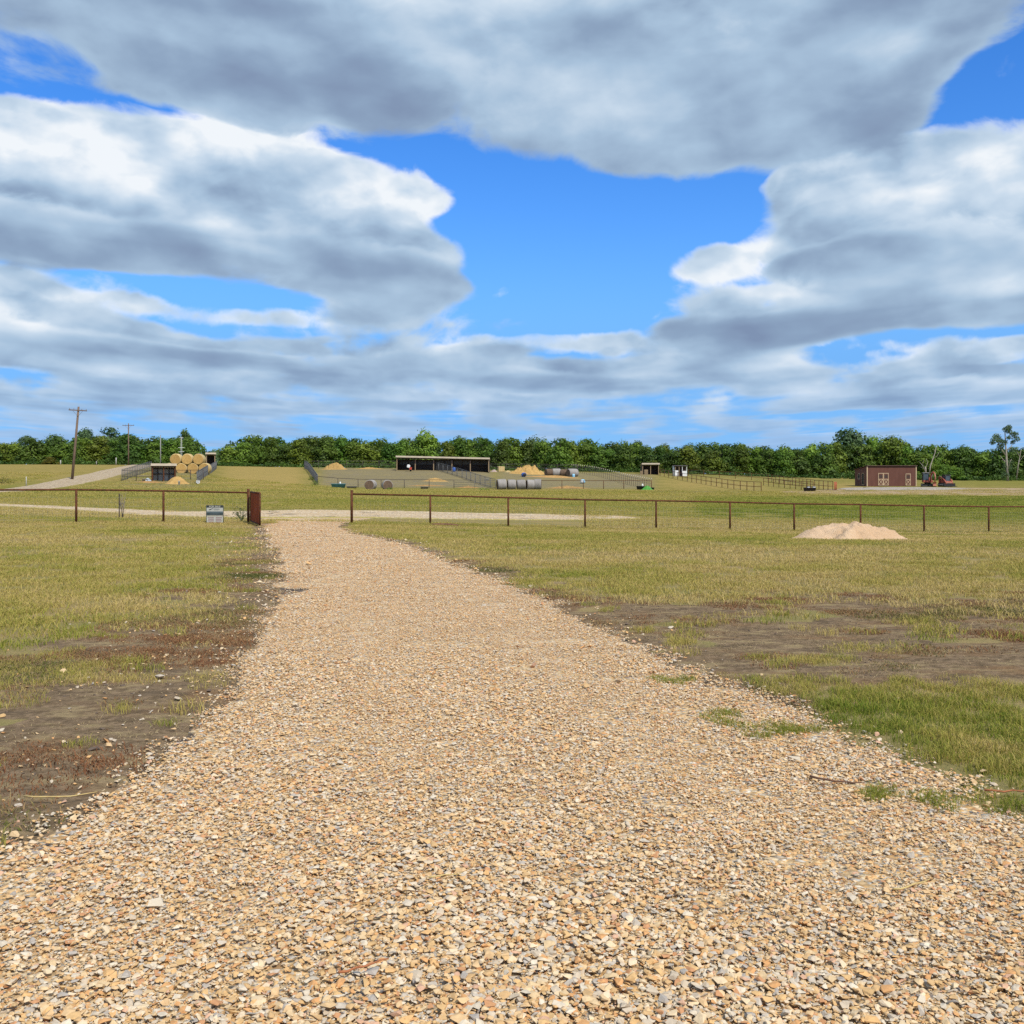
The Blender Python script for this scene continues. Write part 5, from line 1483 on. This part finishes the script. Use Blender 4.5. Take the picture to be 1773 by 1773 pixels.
bottle('white jug standing on the rim of the teal trough', 589, 143.4, .60, M_white, .8)
bottle('white jug beside the green cover on the black tub', 1112.5, 147.0, .52, M_white, .9)
heap('green_cover', 'bright green tarpaulin draped low at the right end of the paddock', 'tarpaulin', 1120, 146.6, 2.1, 1.0, .62, M_green, 31, lumps=.5, prof=1.0)
tub('feed_tub', 'small black tub just right of the green tarpaulin', 'tub', 1129.5, 147.2, .55, .5, .34, M_black)
for i, (px, lb) in enumerate(((1400, 'white float box on the left of the black rubber trough'), (1409.5, 'white float box on the right of the black rubber trough'))):
    t = thing('float_box', lb, 'float box', G(px, 140) + Vector((0, 0, .50)))
    MB().box((0, 0, .08), (.34, .3, .18)).build('box_body', M_white, t, bevel=.02)
    MB().box((0, 0, .185), (.38, .34, .03)).build('box_lid', M_grey, t)
def bucket(label, px, d, m, R=.2, H=.34, tip=False):
    t = thing('bucket', label, 'bucket', G(px, d))
    o = MB().lathe([(R * .8, 0), (R, H), (R * 1.06, H), (R * 1.06, H - .03), (R * .95, H - .03), (R * .78, .03)], 18).build('bucket_shell', m, t, True)
    h_ = MB().tube([(R * math.cos(a_), 0, H + R * .9 * math.sin(a_)) for a_ in np.linspace(0, math.pi, 11)], .008, 5).build('handle', M_grey, t, True)
    if tip:
        for q in (o, h_): q.rotation_euler = (math.radians(80), 0, .5); q.location = (0, .15, R)
    return t
bucket('white bucket alone on bare ground right of the divider fence', 843.5, 166, M_white, .27, .42)
bucket('white bucket tipped over below the slanting wire fence by the left pen', 341, 121.5, M_white, .22, .42, tip=True)
bucket('white bucket upright in front of the golden heap by the small shelter', 310, 118.5, M_white, .13, .42)
bucket('grey bucket in the straw left of the small shelter', 249, 122.0, M_grey, .2, .4)
t = thing('feed_sack', 'crumpled pale grey feed sacks left of the small shelter', 'sack', G(255, 122.3))
for k_, (x_, y_, z_, s_) in enumerate(((-.15, 0, .16, .32), (.2, .05, .18, .36), (.05, .02, .42, .28))):
    n_ = 14; R_ = []
    for i in range(7):
        f_ = i / 6; rr = s_ * math.sin(math.pi * min(.97, max(.03, f_))) ** .6
        R_.append([(x_ + (f_ - .5) * s_ * 1.6, y_ + rr * .8 * math.cos(2 * math.pi * j / n_) * (1 + .1 * math.sin(j * 2.3 + k_)), z_ + rr * .5 * math.sin(2 * math.pi * j / n_)) for j in range(n_)])
    MB().ring_tube(R_).build('sack', mat('sack_grey', (.42, .45, .48), (.34, .36, .39), .7, 5) if k_ == 0 else bpy.data.materials['sack_grey'], t, True)
# tipped barrow at the long shed
t = thing('wheelbarrow', 'red wheelbarrow with a white tub tipped against the left bay of the long shed', 'wheelbarrow', G(709.5, 181.5), .2)
MB().prism([(-.55, .75), (-.10, .62), (.10, 1.02), (-.15, 1.28), (-.48, 1.22)], -.3, .3).build('tray', M_white, t, bevel=.05)
MB().tube([(.0, 0, .70), (.18, 0, .35), (.70, -.1, .05)], [.05, .05, .035], 6).build('handle', M_cedar, t, True)
MB().prism([(-.12, .35), (.32, .30), (.38, .72), (.02, .80)], -.22, .22).build('undercarriage', M_redp, t)
MB().tube([(.16, -.06, .2), (.16, .06, .2)], .2, 16).build('wheel', M_black, t, True)
# little white coop by the trees
cz = G(1176, 201)
t = thing('white_coop', 'small white coop with dark open bays near the far trees', 'coop', cz)
MB().box((-1.15, .3, 1.05), (.10, 1.6, 2.1)).build('side_panel', M_ltblue if False else mat('grey_white_paint', (.46, .52, .55), (.40, .45, .48), .6, 3), t)
for x_, w_, h_, rz_ in ((-.62, .75, 1.15, .35), (1.0, .95, 1.05, 0)): MB().box((x_, -.55, h_ / 2), (w_, .05, h_), rz=rz_).build('front_panel', M_white, t)
for x_ in (-.85, -.1, .55, 1.45): MB().box((x_, -.5, 1.05), (.10, .10, 2.1)).build('upright', M_white if x_ > 0 else M_cedar, t)
MB().box((.25, 1.0, 1.0), (2.7, .05, 2.0)).build('back_wall', M_shedbr, t)
MB().box((.25, .25, 2.12), (3.0, 1.9, .06), rx=.06).build('roof', M_shedbr, t)
# far posts on the left rise
for i, (px, d, h_, lb) in enumerate(((45.5, 108, 1.0, 'pale grey stake left of the leaning pole in the rough grass'), (105, 205, .9, 'low pale post near the trees just left of the leaning pole'), (167, 205, .8, 'low grey post near the trees right of the leaning pole'), (201, 212, 1.6, 'white post left of the upright utility pole by the trees'))):
    o = MB().tube([(0, 0, -.1), (0, 0, h_ * .96), (0, 0, h_)], [.10 if d > 150 else .055] * 2 + [.03], 8).build('field_post', M_grey if i in (2,) else mat('pale_post', (.52, .50, .46), (.44, .42, .38), .7, 4) if i == 0 else bpy.data.materials['pale_post'], None, True)
    o.location = G(px, d); tag(o, lb, 'post', 'posts on the left rise')
# aerial mast behind the stack
t = thing('antenna_mast', 'white lattice antenna mast rising above the golden hay stack', 'antenna', G(314, 205) + Vector((0, 0, -.2)))
mm = MB()
for x_, y_ in ((-.14, 0), (.14, 0), (0, .24)): mm.tube([(x_, y_, 0), (x_ * .6, y_ * .6, 6.2)], .022, 5)
for z_ in np.arange(.3, 6.1, .45): mm.tube([(-.14, 0, z_), (.14, 0, z_ + .22)], .012, 4); mm.tube([(.14, 0, z_ + .22), (0, .24, z_ + .4)], .012, 4)
mm.build('mast', M_white, t)
for z_, w_ in ((3.15, 1.15), (4.0, 1.3), (6.1, .8)):
    MB().tube([(-w_ / 2, 0, z_), (w_ / 2, 0, z_)], .045, 6).build('antenna_arm', M_white, t)
# ---------------------------------------------------------------- trees
def leaf_mat(name, dark, light, tip, trans=.3):
    m, N, b = new_mat(name)
    a = N.node('ShaderNodeAttribute'); a.attribute_name = 'shade'
    oi = N.node('ShaderNodeObjectInfo').outputs['Random']
    f = a.outputs['Fac']
    col = N.mix(N.ramp(f, .1, .75), dark, light)
    col = N.mix(N.ramp(f, .78, 1.0, lo=0, hi=.8), col, tip)
    h = N.node('ShaderNodeHueSaturation')
    N.put(h.inputs['Hue'], N.m('MULTIPLY_ADD', oi, .035, .482)); N.put(h.inputs['Value'], N.m('MULTIPLY_ADD', N.m('FRACT', N.mul(oi, 7.3)), .45, .80)); N.put(h.inputs['Color'], col)
    N.put(b.inputs['Base Color'], h.outputs[0]); b.inputs['Roughness'].default_value = .55; b.inputs['Specular IOR Level'].default_value = .25
    tr = N.node('ShaderNodeBsdfTranslucent'); N.put(tr.inputs['Color'], h.outputs[0])
    mx = N.node('ShaderNodeMixShader'); mx.inputs[0].default_value = trans
    o = [n for n in N.t.nodes if n.type == 'OUTPUT_MATERIAL'][0]
    N.t.links.new(b.outputs[0], mx.inputs[1]); N.t.links.new(tr.outputs[0], mx.inputs[2]); N.t.links.new(mx.outputs[0], o.inputs['Surface'])
    return m
LEAF = {
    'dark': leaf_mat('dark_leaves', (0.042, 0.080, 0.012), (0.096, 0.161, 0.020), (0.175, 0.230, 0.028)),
    'olive': leaf_mat('olive_leaves', (0.069, 0.104, 0.012), (0.143, 0.198, 0.020), (0.217, 0.267, 0.027)),
    'mid': leaf_mat('mid_green_leaves', (0.056, 0.113, 0.012), (0.125, 0.208, 0.022), (0.212, 0.289, 0.034)),
    'bright': leaf_mat('bright_leaves', (0.092, 0.165, 0.020), (0.198, 0.304, 0.038), (0.276, 0.363, 0.058)),
    'blue': leaf_mat('blue_green_leaves', (0.060, 0.113, 0.044), (0.129, 0.202, 0.082), (0.184, 0.267, 0.106)),
    'yellow': leaf_mat('yellow_leaves', (0.120, 0.128, 0.013), (0.221, 0.213, 0.022), (0.313, 0.278, 0.028)),
}

def crown_mesh(name, seed, h, w, kind='round', n_leaf=3400, leaf=.20, base=.06):
    """leaf sprays filling a set of lobes between base*h and h; w = crown width"""
    rr = np.random.default_rng(seed)
    lobes = []
    nl = {'round': 17, 'tall': 15, 'low': 14, 'open': 13}[kind]
    for i in range(nl):
        t = rr.random()
        if kind == 'low': z = base + (1 - base) * (t ** 1.1) * .86
        else: z = base + .1 + (1 - base - .22) * t
        prof = {'round': math.sin(math.pi * min(1, (z * .85 + .18))) ** .7, 'tall': (math.sin(math.pi * min(1, z * .82 + .14)) ** .8) * .9, 'low': (1 - z) ** .45, 'open': math.sin(math.pi * min(1, z * .75 + .1)) ** .8}[kind]
        a = rr.uniform(0, 6.283); rad = prof * w * .5 * math.sqrt(rr.uniform(.1, 1)) * .72
        s = w * rr.uniform(.13, .25) * (.7 if kind == 'open' else 1)
        lobes.append((rad * math.cos(a), rad * math.sin(a), z * h, s, s * rr.uniform(.65, .95), rr.random()))
    lobes.append((rr.uniform(-.08, .08) * w, 0, h * .86, w * .2, h * .14, rr.random()))
    lobes.append((0, 0, h * .48, w * .30, h * .28, rr.random()))
    if kind != 'open':
        for i in range(6):
            a = 6.283 * i / 6 + rr.uniform(-.3, .3); lobes.append((math.cos(a) * w * .30, math.sin(a) * w * .30, h * rr.uniform(.10, .26), w * .19, h * .13, rr.random()))
    wts = np.array([l[3] ** 2 * l[4] ** .6 for l in lobes]); wts /= wts.sum()
    V, F, Sh = [], [], []
    for (cx_, cy_, cz_, sr, sz, lt), q in zip(lobes, wts):
        n = max(30, int(n_leaf * q))
        d = rr.normal(size=(n, 3)); d /= np.linalg.norm(d, axis=1)[:, None]
        r = rr.uniform(.35, 1.0, n) ** .45 * (1 + .16 * rr.normal(size=n))
        c = np.column_stack([cx_ + d[:, 0] * sr * r, cy_ + d[:, 1] * sr * r, np.maximum(.05 * h * rr.random(n), cz_ + d[:, 2] * sz * r)])
        nrm = d + rr.normal(0, .26, (n, 3)) + np.array([0, 0, .30]); nrm /= np.linalg.norm(nrm, axis=1)[:, None]
        t1 = np.cross(nrm, rr.normal(size=(n, 3))); t1 /= np.linalg.norm(t1, axis=1)[:, None]; t2 = np.cross(nrm, t1)
        L = leaf * np.exp(rr.normal(0, .32, n))[:, None]; Wd = L * rr.uniform(.5, .95, n)[:, None]
        b0 = len(V)
        quad = np.stack([c - t1 * L, c + t2 * Wd + nrm * L * .12, c + t1 * L, c - t2 * Wd + nrm * L * .12], 1).reshape(-1, 3)
        V += quad.tolist(); F += [(b0 + 4 * i, b0 + 4 * i + 1, b0 + 4 * i + 2, b0 + 4 * i + 3) for i in range(n)]
        Sh += np.repeat(np.clip(.16 + .58 * lt + rr.normal(0, .07, n), 0, 1), 4).tolist()
    me = bpy.data.meshes.new(name); me.from_pydata(V, [], F); me.update(); col_attr(me, 'shade', Sh)
    return me

def trunk_mb(seed, h, r=.2, limbs=5, spread=.3, lean=0.0):
    r_ = random.Random(seed); mb = MB()
    pts = [Vector((0, 0, -.25))]
    for i in range(1, 6):
        pts.append(Vector((lean * h * i / 5 + r_.uniform(-.04, .04) * h * .4, r_.uniform(-.04, .04) * h * .4, h * .8 * i / 5)))
    mb.tube(pts, [r, r * .85, r * .7, r * .55, r * .4, r * .22], 8)
    for k_ in range(limbs):
        i = r_.choice((1, 2, 3, 3, 4)); b = pts[i]; a = r_.uniform(0, 6.283); l = h * r_.uniform(.2, .34)
        m_ = b + Vector((math.cos(a) * l * .5, math.sin(a) * l * .5, l * .45)); e = b + Vector((math.cos(a) * l * (.7 + spread), math.sin(a) * l * (.7 + spread), l * .95))
        mb.tube([b, m_, e], [r * .38, r * .26, r * .1], 6)
    return mb

PROTO = {}
def proto(kind, tone, seed, h, w):
    key = (kind, tone, seed)
    if key not in PROTO:
        cm = crown_mesh('crown', seed, h, w, kind, 3600 if kind != 'open' else 2600, .21)
        cm.materials.append(LEAF[tone])
        tm = trunk_mb(seed, h, .17)
        me = bpy.data.meshes.new('trunk'); me.from_pydata(tm.v, [], tm.f); me.update(); me.materials.append(M_bark)
        PROTO[key] = (cm, me, h, w)
    return PROTO[key]

# landmarks along the treeline from left to right: (column in the photo, words)
MARKS = [(-400, 'the left edge of the photo'), (127, 'the leaning utility pole'), (222, 'the upright utility pole'), (278, 'the bare grey post'), (327, 'the golden hay stack'), (385, 'the gap in the trees'), (528, 'the back left paddock corner'),
         (600, 'the golden hay heap'), (690, 'the left end of the long shed'), (768, 'the middle of the long shed'), (848, 'the right end of the long shed'), (915, 'the broken hay pile'), (992, 'the slumped grey bale'), (1060, 'the pale topped stakes'),
         (1126, 'the small far shed'), (1176, 'the white coop'), (1260, 'the upper right pen fence'), (1330, 'the middle of the right pen'), (1444, 'the red pen gate'), (1490, 'the left end of the barn'), (1540, 'the middle of the barn'), (1588, 'the right end of the barn'), (1648, 'the track loader'), (1745, 'the tall sparse tree')]
ORD = ['first', 'second', 'third', 'fourth', 'fifth', 'sixth', 'seventh', 'eighth', 'ninth', 'tenth', 'eleventh', 'twelfth']
TREES = []   # px, top py, depth, width in photo px, kind, tone
top_x = [-60, 0, 25, 45, 60, 80, 105, 120, 165, 215, 235, 275, 300, 335, 355, 366, 376, 384, 390, 405, 440, 470, 500, 520, 545, 560, 610, 635, 660, 710, 765, 800, 830, 860, 890, 915, 950, 985, 1010, 1040, 1060, 1090, 1110, 1140, 1170, 1200, 1215, 1245, 1265, 1290, 1310, 1335, 1358, 1385, 1430, 1470, 1510, 1545, 1585, 1610, 1640, 1665, 1690, 1705, 1730, 1773, 1840]
top_y = [768, 769, 763, 752, 755, 757, 751, 760, 753, 749, 757, 758, 753, 758, 760, 766, 790, 790, 760, 756, 753, 753, 759, 757, 755, 753, 757, 755, 760, 758, 760, 757, 756, 758, 758, 757, 760, 758, 760, 762, 764, 760, 768, 768, 773, 768, 766, 768, 764, 765, 773, 775, 767, 770, 765, 757, 756, 757, 770, 769, 771, 768, 776, 779, 772, 771, 770]
rt = random.Random(77)
px = -56.0
while px < 1840:
    if not (360 < px < 396):
        ty = np.interp(px, top_x, top_y) + rt.choice((rt.uniform(-2.0, 3.0), rt.uniform(1.0, 12.0)))
        tone = rt.choices(('dark', 'mid', 'olive', 'dark', 'bright'), (4, 4, 3.4, 2, .5))[0]
        TREES.append((px, ty, rt.uniform(236, 244) - (0 if px < 1400 else -6), rt.uniform(42, 56), rt.choice(('round', 'round', 'low', 'tall')), tone))
    px += rt.uniform(19, 27)
    if 352 < px < 392: px = 398
px = -44.0
while px < 1840:       # the row behind shows between and above
    if not (345 < px < 408):
        ty = np.interp(px, top_x, top_y) + rt.uniform(-3.5, 3.0)
        TREES.append((px, ty, rt.uniform(250, 258), rt.uniform(44, 60), rt.choice(('round', 'tall', 'round')), rt.choices(('dark', 'mid', 'olive', 'blue'), (5, 3, 2, 1))[0]))
    px += rt.uniform(36, 50)
SPECIAL = [  # px, top, depth, width px, kind, tone, label
    (148, 740, 262, 48, 'round', 'blue', 'grey green tree rising above the treeline just right of the leaning utility pole'),
    (190, 737, 262, 62, 'round', 'blue', 'broad grey green tree rising above the treeline left of the upright utility pole'),
    (319, 742, 258, 34, 'open', 'dark', 'small dark treetop sticking up above the golden hay stack'),
    (737, 742, 232, 60, 'tall', 'bright', 'bright light green tree standing taller than the others behind the long shed'),
    (833, 755, 256, 24, 'open', 'mid', 'narrow treetop poking up behind the right end of the long shed'),
    (971, 756, 234, 56, 'round', 'mid', 'fresh green tree standing forward of the treeline behind the broken old bales'),
    (1470, 740, 252, 74, 'round', 'blue', 'tall broad grey green tree rising left of the brown barn'),
    (1512, 754, 250, 40, 'open', 'bright', 'light feathery tree just behind the left end of the brown barn'),
    (1545, 753, 246, 58, 'round', 'olive', 'rounded olive tree rising behind the middle of the brown barn'),
    (88, 791, 228, 34, 'low', 'yellow', 'low golden yellow shrub at the foot of the trees left of the leaning pole'),
    (1655, 808, 232, 44, 'low', 'mid', 'low bright bush behind the track loader'),
    (372, 777, 420, 26, 'low', 'blue', 'far blue green tree seen through the gap in the trees'),
    (384, 780, 440, 22, 'low', 'blue', 'farther low tree at the right of the gap in the trees'),
    (1132, 796, 226, 34, 'round', 'olive', 'small yellowish tree right behind the small far shed'),
]
def plant(px, ty, d, wpx, kind, tone, label, group):
    base = G(px, d); h = P(0, ty, d).z - base.z; w = wpx / FPX * d
    variants = {'round': (1, 2, 3), 'tall': (4, 5), 'low': (6, 7), 'open': (8, 9)}[kind]
    sd = variants[rt.randrange(len(variants))]
    cm, tm, h0, w0 = proto(kind, tone, sd, 8.2, 7.0)
    t = thing('tree' if h > 3.2 else 'shrub', label, 'tree' if h > 3.2 else 'shrub', base, rt.uniform(0, 6.283), group)
    t.scale = (w / w0, w / w0, h / h0)
    link_copy('crown', cm, t); link_copy('trunk', tm, t)
    return t
def link_copy(name, me, parent):
    o = bpy.data.objects.new(name, me); COL.objects.link(o); o.parent = parent
    return o
TW = {'dark': 'dark green', 'mid': 'green', 'olive': 'olive green', 'bright': 'light green', 'blue': 'grey green'}
KW = {'round': 'rounded', 'low': 'bushy', 'tall': 'upright', 'open': 'open'}
rows = {'front': [t for t in TREES if t[2] < 248], 'back': [t for t in TREES if t[2] >= 248]}
for rname, lst in rows.items():
    lst.sort(); last, n = None, 0
    for t in lst:
        mk = [m_ for m_ in MARKS if m_[0] <= t[0]][-1]
        n = n + 1 if mk is last else 0
        last = mk
        nxt = sum(1 for q in lst if [m_ for m_ in MARKS if m_[0] <= q[0]][-1] is mk)
        place = f'{ORD[n]} right of {mk[1]}' if nxt > 1 else f'just right of {mk[1]}'
        lb = f"{TW[t[5]]} {KW[t[4]]} {rname} row tree, {place}"
        plant(*t, lb, 'trees of the far treeline')
for s_ in SPECIAL: plant(*s_[:6], s_[6], 'trees of the far treeline')

# brush along the foot of the trees
def brush():
    rr = np.random.default_rng(9); V, F, Sh = [], [], []
    for px_ in np.arange(-70, 1850, 9.5):
        if 366 < px_ < 382: continue
        d = rr.uniform(228, 236); g = G(px_, d)
        hh = rr.uniform(.5, 1.7); ww = rr.uniform(.9, 1.7); n = 120; lt = rr.random()
        dd = rr.normal(size=(n, 3)); dd /= np.linalg.norm(dd, axis=1)[:, None]; r = rr.uniform(.3, 1, n) ** .5
        c = np.column_stack([g.x + dd[:, 0] * ww * r, g.y + dd[:, 1] * ww * r, g.z + np.abs(dd[:, 2]) * hh * r])
        nrm = dd + rr.normal(0, .6, (n, 3)); nrm /= np.linalg.norm(nrm, axis=1)[:, None]
        t1 = np.cross(nrm, rr.normal(size=(n, 3))); t1 /= np.linalg.norm(t1, axis=1)[:, None]; t2 = np.cross(nrm, t1)
        L = .2 * np.exp(rr.normal(0, .3, n))[:, None]
        b0 = len(V); V += np.stack([c - t1 * L, c + t2 * L * .7, c + t1 * L, c - t2 * L * .7], 1).reshape(-1, 3).tolist()
        F += [(b0 + 4 * i, b0 + 4 * i + 1, b0 + 4 * i + 2, b0 + 4 * i + 3) for i in range(n)]
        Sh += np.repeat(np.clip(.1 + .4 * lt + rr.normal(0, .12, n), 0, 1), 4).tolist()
    me = bpy.data.meshes.new('undergrowth'); me.from_pydata(V, [], F); me.update(); col_attr(me, 'shade', Sh)
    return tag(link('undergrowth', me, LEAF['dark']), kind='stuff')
brush()
# the wood goes on behind the two rows: closes the view between the trunks
def backwood():
    rr = np.random.default_rng(19); V, F, Sh = [], [], []
    for px_ in np.arange(-90, 1870, 15):
        if 352 < px_ < 404: continue
        d = rr.uniform(262, 272); g = G(px_, d); top = P(0, np.interp(px_, top_x, top_y) + rr.uniform(1, 8), d).z
        hh = (top - g.z); ww = rr.uniform(1.8, 2.8); n = 420; lt = rr.random()
        dd = rr.normal(size=(n, 3)); dd /= np.linalg.norm(dd, axis=1)[:, None]; r = rr.uniform(.3, 1, n) ** .4
        c = np.column_stack([g.x + dd[:, 0] * ww * r, g.y + dd[:, 1] * ww * r, g.z + hh * (.5 + .5 * dd[:, 2] * r)])
        nrm = dd + rr.normal(0, .6, (n, 3)); nrm /= np.linalg.norm(nrm, axis=1)[:, None]
        t1 = np.cross(nrm, rr.normal(size=(n, 3))); t1 /= np.linalg.norm(t1, axis=1)[:, None]; t2 = np.cross(nrm, t1)
        L = .34 * np.exp(rr.normal(0, .3, n))[:, None]
        b0 = len(V); V += np.stack([c - t1 * L, c + t2 * L * .7, c + t1 * L, c - t2 * L * .7], 1).reshape(-1, 3).tolist()
        F += [(b0 + 4 * i, b0 + 4 * i + 1, b0 + 4 * i + 2, b0 + 4 * i + 3) for i in range(n)]
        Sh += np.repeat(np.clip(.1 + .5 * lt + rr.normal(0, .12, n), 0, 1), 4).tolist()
    for px_ in np.arange(330, 430, 4):       # distant wood in the gap
        d = rr.uniform(640, 700); g = Vector(((px_ - CX) / FPX * d, d, 2.0)); top = P(0, 777 + rr.uniform(-2, 4) + .12 * abs(px_ - 385), d).z
        n = 160; dd = rr.normal(size=(n, 3)); dd /= np.linalg.norm(dd, axis=1)[:, None]; r = rr.uniform(.3, 1, n) ** .4; hh = top - g.z
        c = np.column_stack([g.x + dd[:, 0] * 3.5 * r, g.y + dd[:, 1] * 3 * r, g.z + hh * (.5 + .5 * dd[:, 2] * r)])
        nrm = dd + rr.normal(0, .6, (n, 3)); nrm /= np.linalg.norm(nrm, axis=1)[:, None]
        t1 = np.cross(nrm, rr.normal(size=(n, 3))); t1 /= np.linalg.norm(t1, axis=1)[:, None]; t2 = np.cross(nrm, t1)
        b0 = len(V); V += np.stack([c - t1 * .9, c + t2 * .6, c + t1 * .9, c - t2 * .6], 1).reshape(-1, 3).tolist()
        F += [(b0 + 4 * i, b0 + 4 * i + 1, b0 + 4 * i + 2, b0 + 4 * i + 3) for i in range(n)]; Sh += [.4] * (4 * n)
    me = bpy.data.meshes.new('woods'); me.from_pydata(V, [], F); me.update(); col_attr(me, 'shade', Sh)
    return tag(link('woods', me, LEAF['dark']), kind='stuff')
backwood()

# the tall sparse tree on the right, pale trunked
def spray(mb_pts, rr, c, r, n, L):
    out = []
    for _ in range(n):
        d = Vector((rr.gauss(0, 1), rr.gauss(0, 1), rr.gauss(0, 1))).normalized() * r * rr.random() ** .45
        q = c + Vector((d.x, d.y, d.z * .8)); a = Vector((rr.gauss(0, 1), rr.gauss(0, 1), rr.gauss(0, 1))).normalized(); b = a.cross(Vector((rr.gauss(0, 1), rr.gauss(0, 1), rr.gauss(0, 1)))).normalized()
        l = L * rr.uniform(.6, 1.4); out.append((q - a * l, q + b * l * .6, q + a * l, q - b * l * .6))
    return out
def sparse_tree(name, label, px, d, top, limbs, sprays, m_tr, tone, lr=.15, r0=.2):
    """limbs: lists of (px, py) in photo columns; sprays: (px, py, radius m, count)"""
    b = G(px, d); t = thing(name, label, 'tree', b)
    rr = random.Random(int(px))
    mb = MB()
    for i, (pl, ra, rb) in enumerate(limbs):
        pts = [P(x_, y_, d) - b + Vector((0, (0 if i == 0 else rr.uniform(-.5, .5)) * k_, 0)) for k_, (x_, y_) in enumerate(pl)]
        mb.tube(pts, [ra + (rb - ra) * k_ / (len(pts) - 1) for k_ in range(len(pts))], 7)
    mb.build('trunk', m_tr, t, True)
    if sprays:
        v, f, sh = [], [], []
        for x_, y_, r, n in sprays:
            n = int(n * 1.9); r *= 1.22; c = P(x_, y_, d) - b + Vector((0, rr.uniform(-.6, .6), 0)); lt = rr.random()
            for q in spray(None, rr, c, r, n, lr):
                k_ = len(v); v += [tuple(p) for p in q]; f.append((k_, k_ + 1, k_ + 2, k_ + 3)); sh += [min(1, max(0, .2 + .4 * lt + rr.gauss(0, .15)))] * 4
        me = bpy.data.meshes.new('crown'); me.from_pydata(v, [], f); me.update(); col_attr(me, 'shade', sh)
        link('crown', me, LEAF[tone], t)
    return t
bp_ = 833
sparse_tree('sparse_tree', 'tall sparse tree with pale trunk and scattered leaf clumps at the right edge', 1744, 222, 738,
    [([(1745, bp_), (1743, 800), (1742, 780), (1741, 765), (1740, 748), (1744, 742)], .26, .06), ([(1742, 790), (1733, 775), (1727, 765), (1722, 758)], .12, .04), ([(1741, 770), (1748, 756), (1750, 745)], .09, .03), ([(1742, 782), (1752, 772), (1756, 758), (1757, 750)], .10, .03), ([(1745, 815), (1748, 800), (1750, 795)], .10, .04), ([(1743, 802), (1737, 795), (1733, 788)], .09, .03)],
    [(1740, 744, .75, 130), (1745, 740, .6, 90), (1747, 747, .6, 80), (1727, 756, .8, 140), (1721, 762, .8, 130), (1717, 767, .5, 60), (1731, 764, .7, 110), (1733, 772, .7, 100), (1757, 752, .75, 120), (1759, 760, .7, 90), (1755, 766, .5, 50), (1745, 758, .5, 50), (1739, 766, .6, 70), (1746, 808, .9, 130), (1741, 822, .8, 90), (1750, 800, .6, 60)], M_pale, 'blue')
sparse_tree('dead_tree', 'bleached leaning dead trunk behind the orange excavator', 1609, 226, 772, [([(1609, 822), (1611, 806), (1615, 795), (1619, 784), (1621, 774)], .17, .05), ([(1615, 795), (1622, 790), (1625, 782)], .07, .02), ([(1619, 784), (1617, 777)], .06, .02)], None, M_pale, 'dark')
sparse_tree('dead_tree', 'pale bare snag with a broken top between the barn and the excavator', 1602, 224, 790, [([(1603, 826), (1602.5, 812), (1602, 808)], .20, .16), ([(1602.5, 818), (1597, 806), (1592, 799)], .07, .02), ([(1597, 806), (1599, 797)], .05, .015), ([(1602, 812), (1607, 801), (1605, 794)], .06, .02), ([(1600, 812), (1594, 808)], .05, .015)], None, M_pale, 'dark')
sparse_tree('dead_tree', 'thin grey dead tree just right of the tall sparse tree', 1763, 224, 770, [([(1760, 830), (1763, 805), (1766, 790), (1768, 778)], .15, .03), ([(1766, 792), (1761, 782)], .06, .02), ([(1764, 800), (1772, 788)], .06, .02)], None, M_pale, 'dark')
# low yellow flowers at the left edge
def bush(name, label, px, d, w, h, tone, n=260, leaf=.07, seed=1):
    t = thing(name, label, 'plant', G(px, d)); rr = np.random.default_rng(seed)
    dd = rr.normal(size=(n, 3)); dd /= np.linalg.norm(dd, axis=1)[:, None]; r = rr.uniform(.2, 1, n) ** .5
    c = np.column_stack([dd[:, 0] * w / 2 * r, dd[:, 1] * w / 2 * r, np.abs(dd[:, 2]) * h * r]); t1 = rr.normal(size=(n, 3)); t1 /= np.linalg.norm(t1, axis=1)[:, None]; t2 = np.cross(t1, rr.normal(size=(n, 3))); t2 /= np.linalg.norm(t2, axis=1)[:, None]
    me = bpy.data.meshes.new('foliage'); me.from_pydata(np.stack([c - t1 * leaf, c + t2 * leaf * .6, c + t1 * leaf, c - t2 * leaf * .6], 1).reshape(-1, 3).tolist(), [], [(4 * i, 4 * i + 1, 4 * i + 2, 4 * i + 3) for i in range(n)]); me.update()
    col_attr(me, 'shade', np.repeat(rr.random(n), 4)); link('foliage', me, LEAF[tone], t)
    mb = MB(); r_ = random.Random(seed)
    for _ in range(9): a = r_.uniform(0, 6.283); mb.tube([(0, 0, -.05), (math.cos(a) * w * .3, math.sin(a) * w * .3, h * .8)], [.02, .008], 4)
    mb.build('stem', M_bark, t)
    return t
bush('wild_flowers', 'clump of yellow wild flowers at the left edge above the dirt road', 4, 112, 2.6, .75, 'yellow', seed=2)
for i, (px, d, w, h, lb) in enumerate(((546, 148, 1.6, .9, 'green weeds at the front left corner of the middle paddock'), (540, 160, 1.3, .7, 'yellow green weeds half way along the left paddock fence'), (674, 137.5, 1.2, .35, 'low weeds growing at the right old grey bale'), (838, 138, 2.0, .35, 'low weeds in the grass left of the bale row'))):
    bush('weed_clump', lb, px, d, w, h, 'bright' if i != 1 else 'olive', n=160, seed=20 + i)
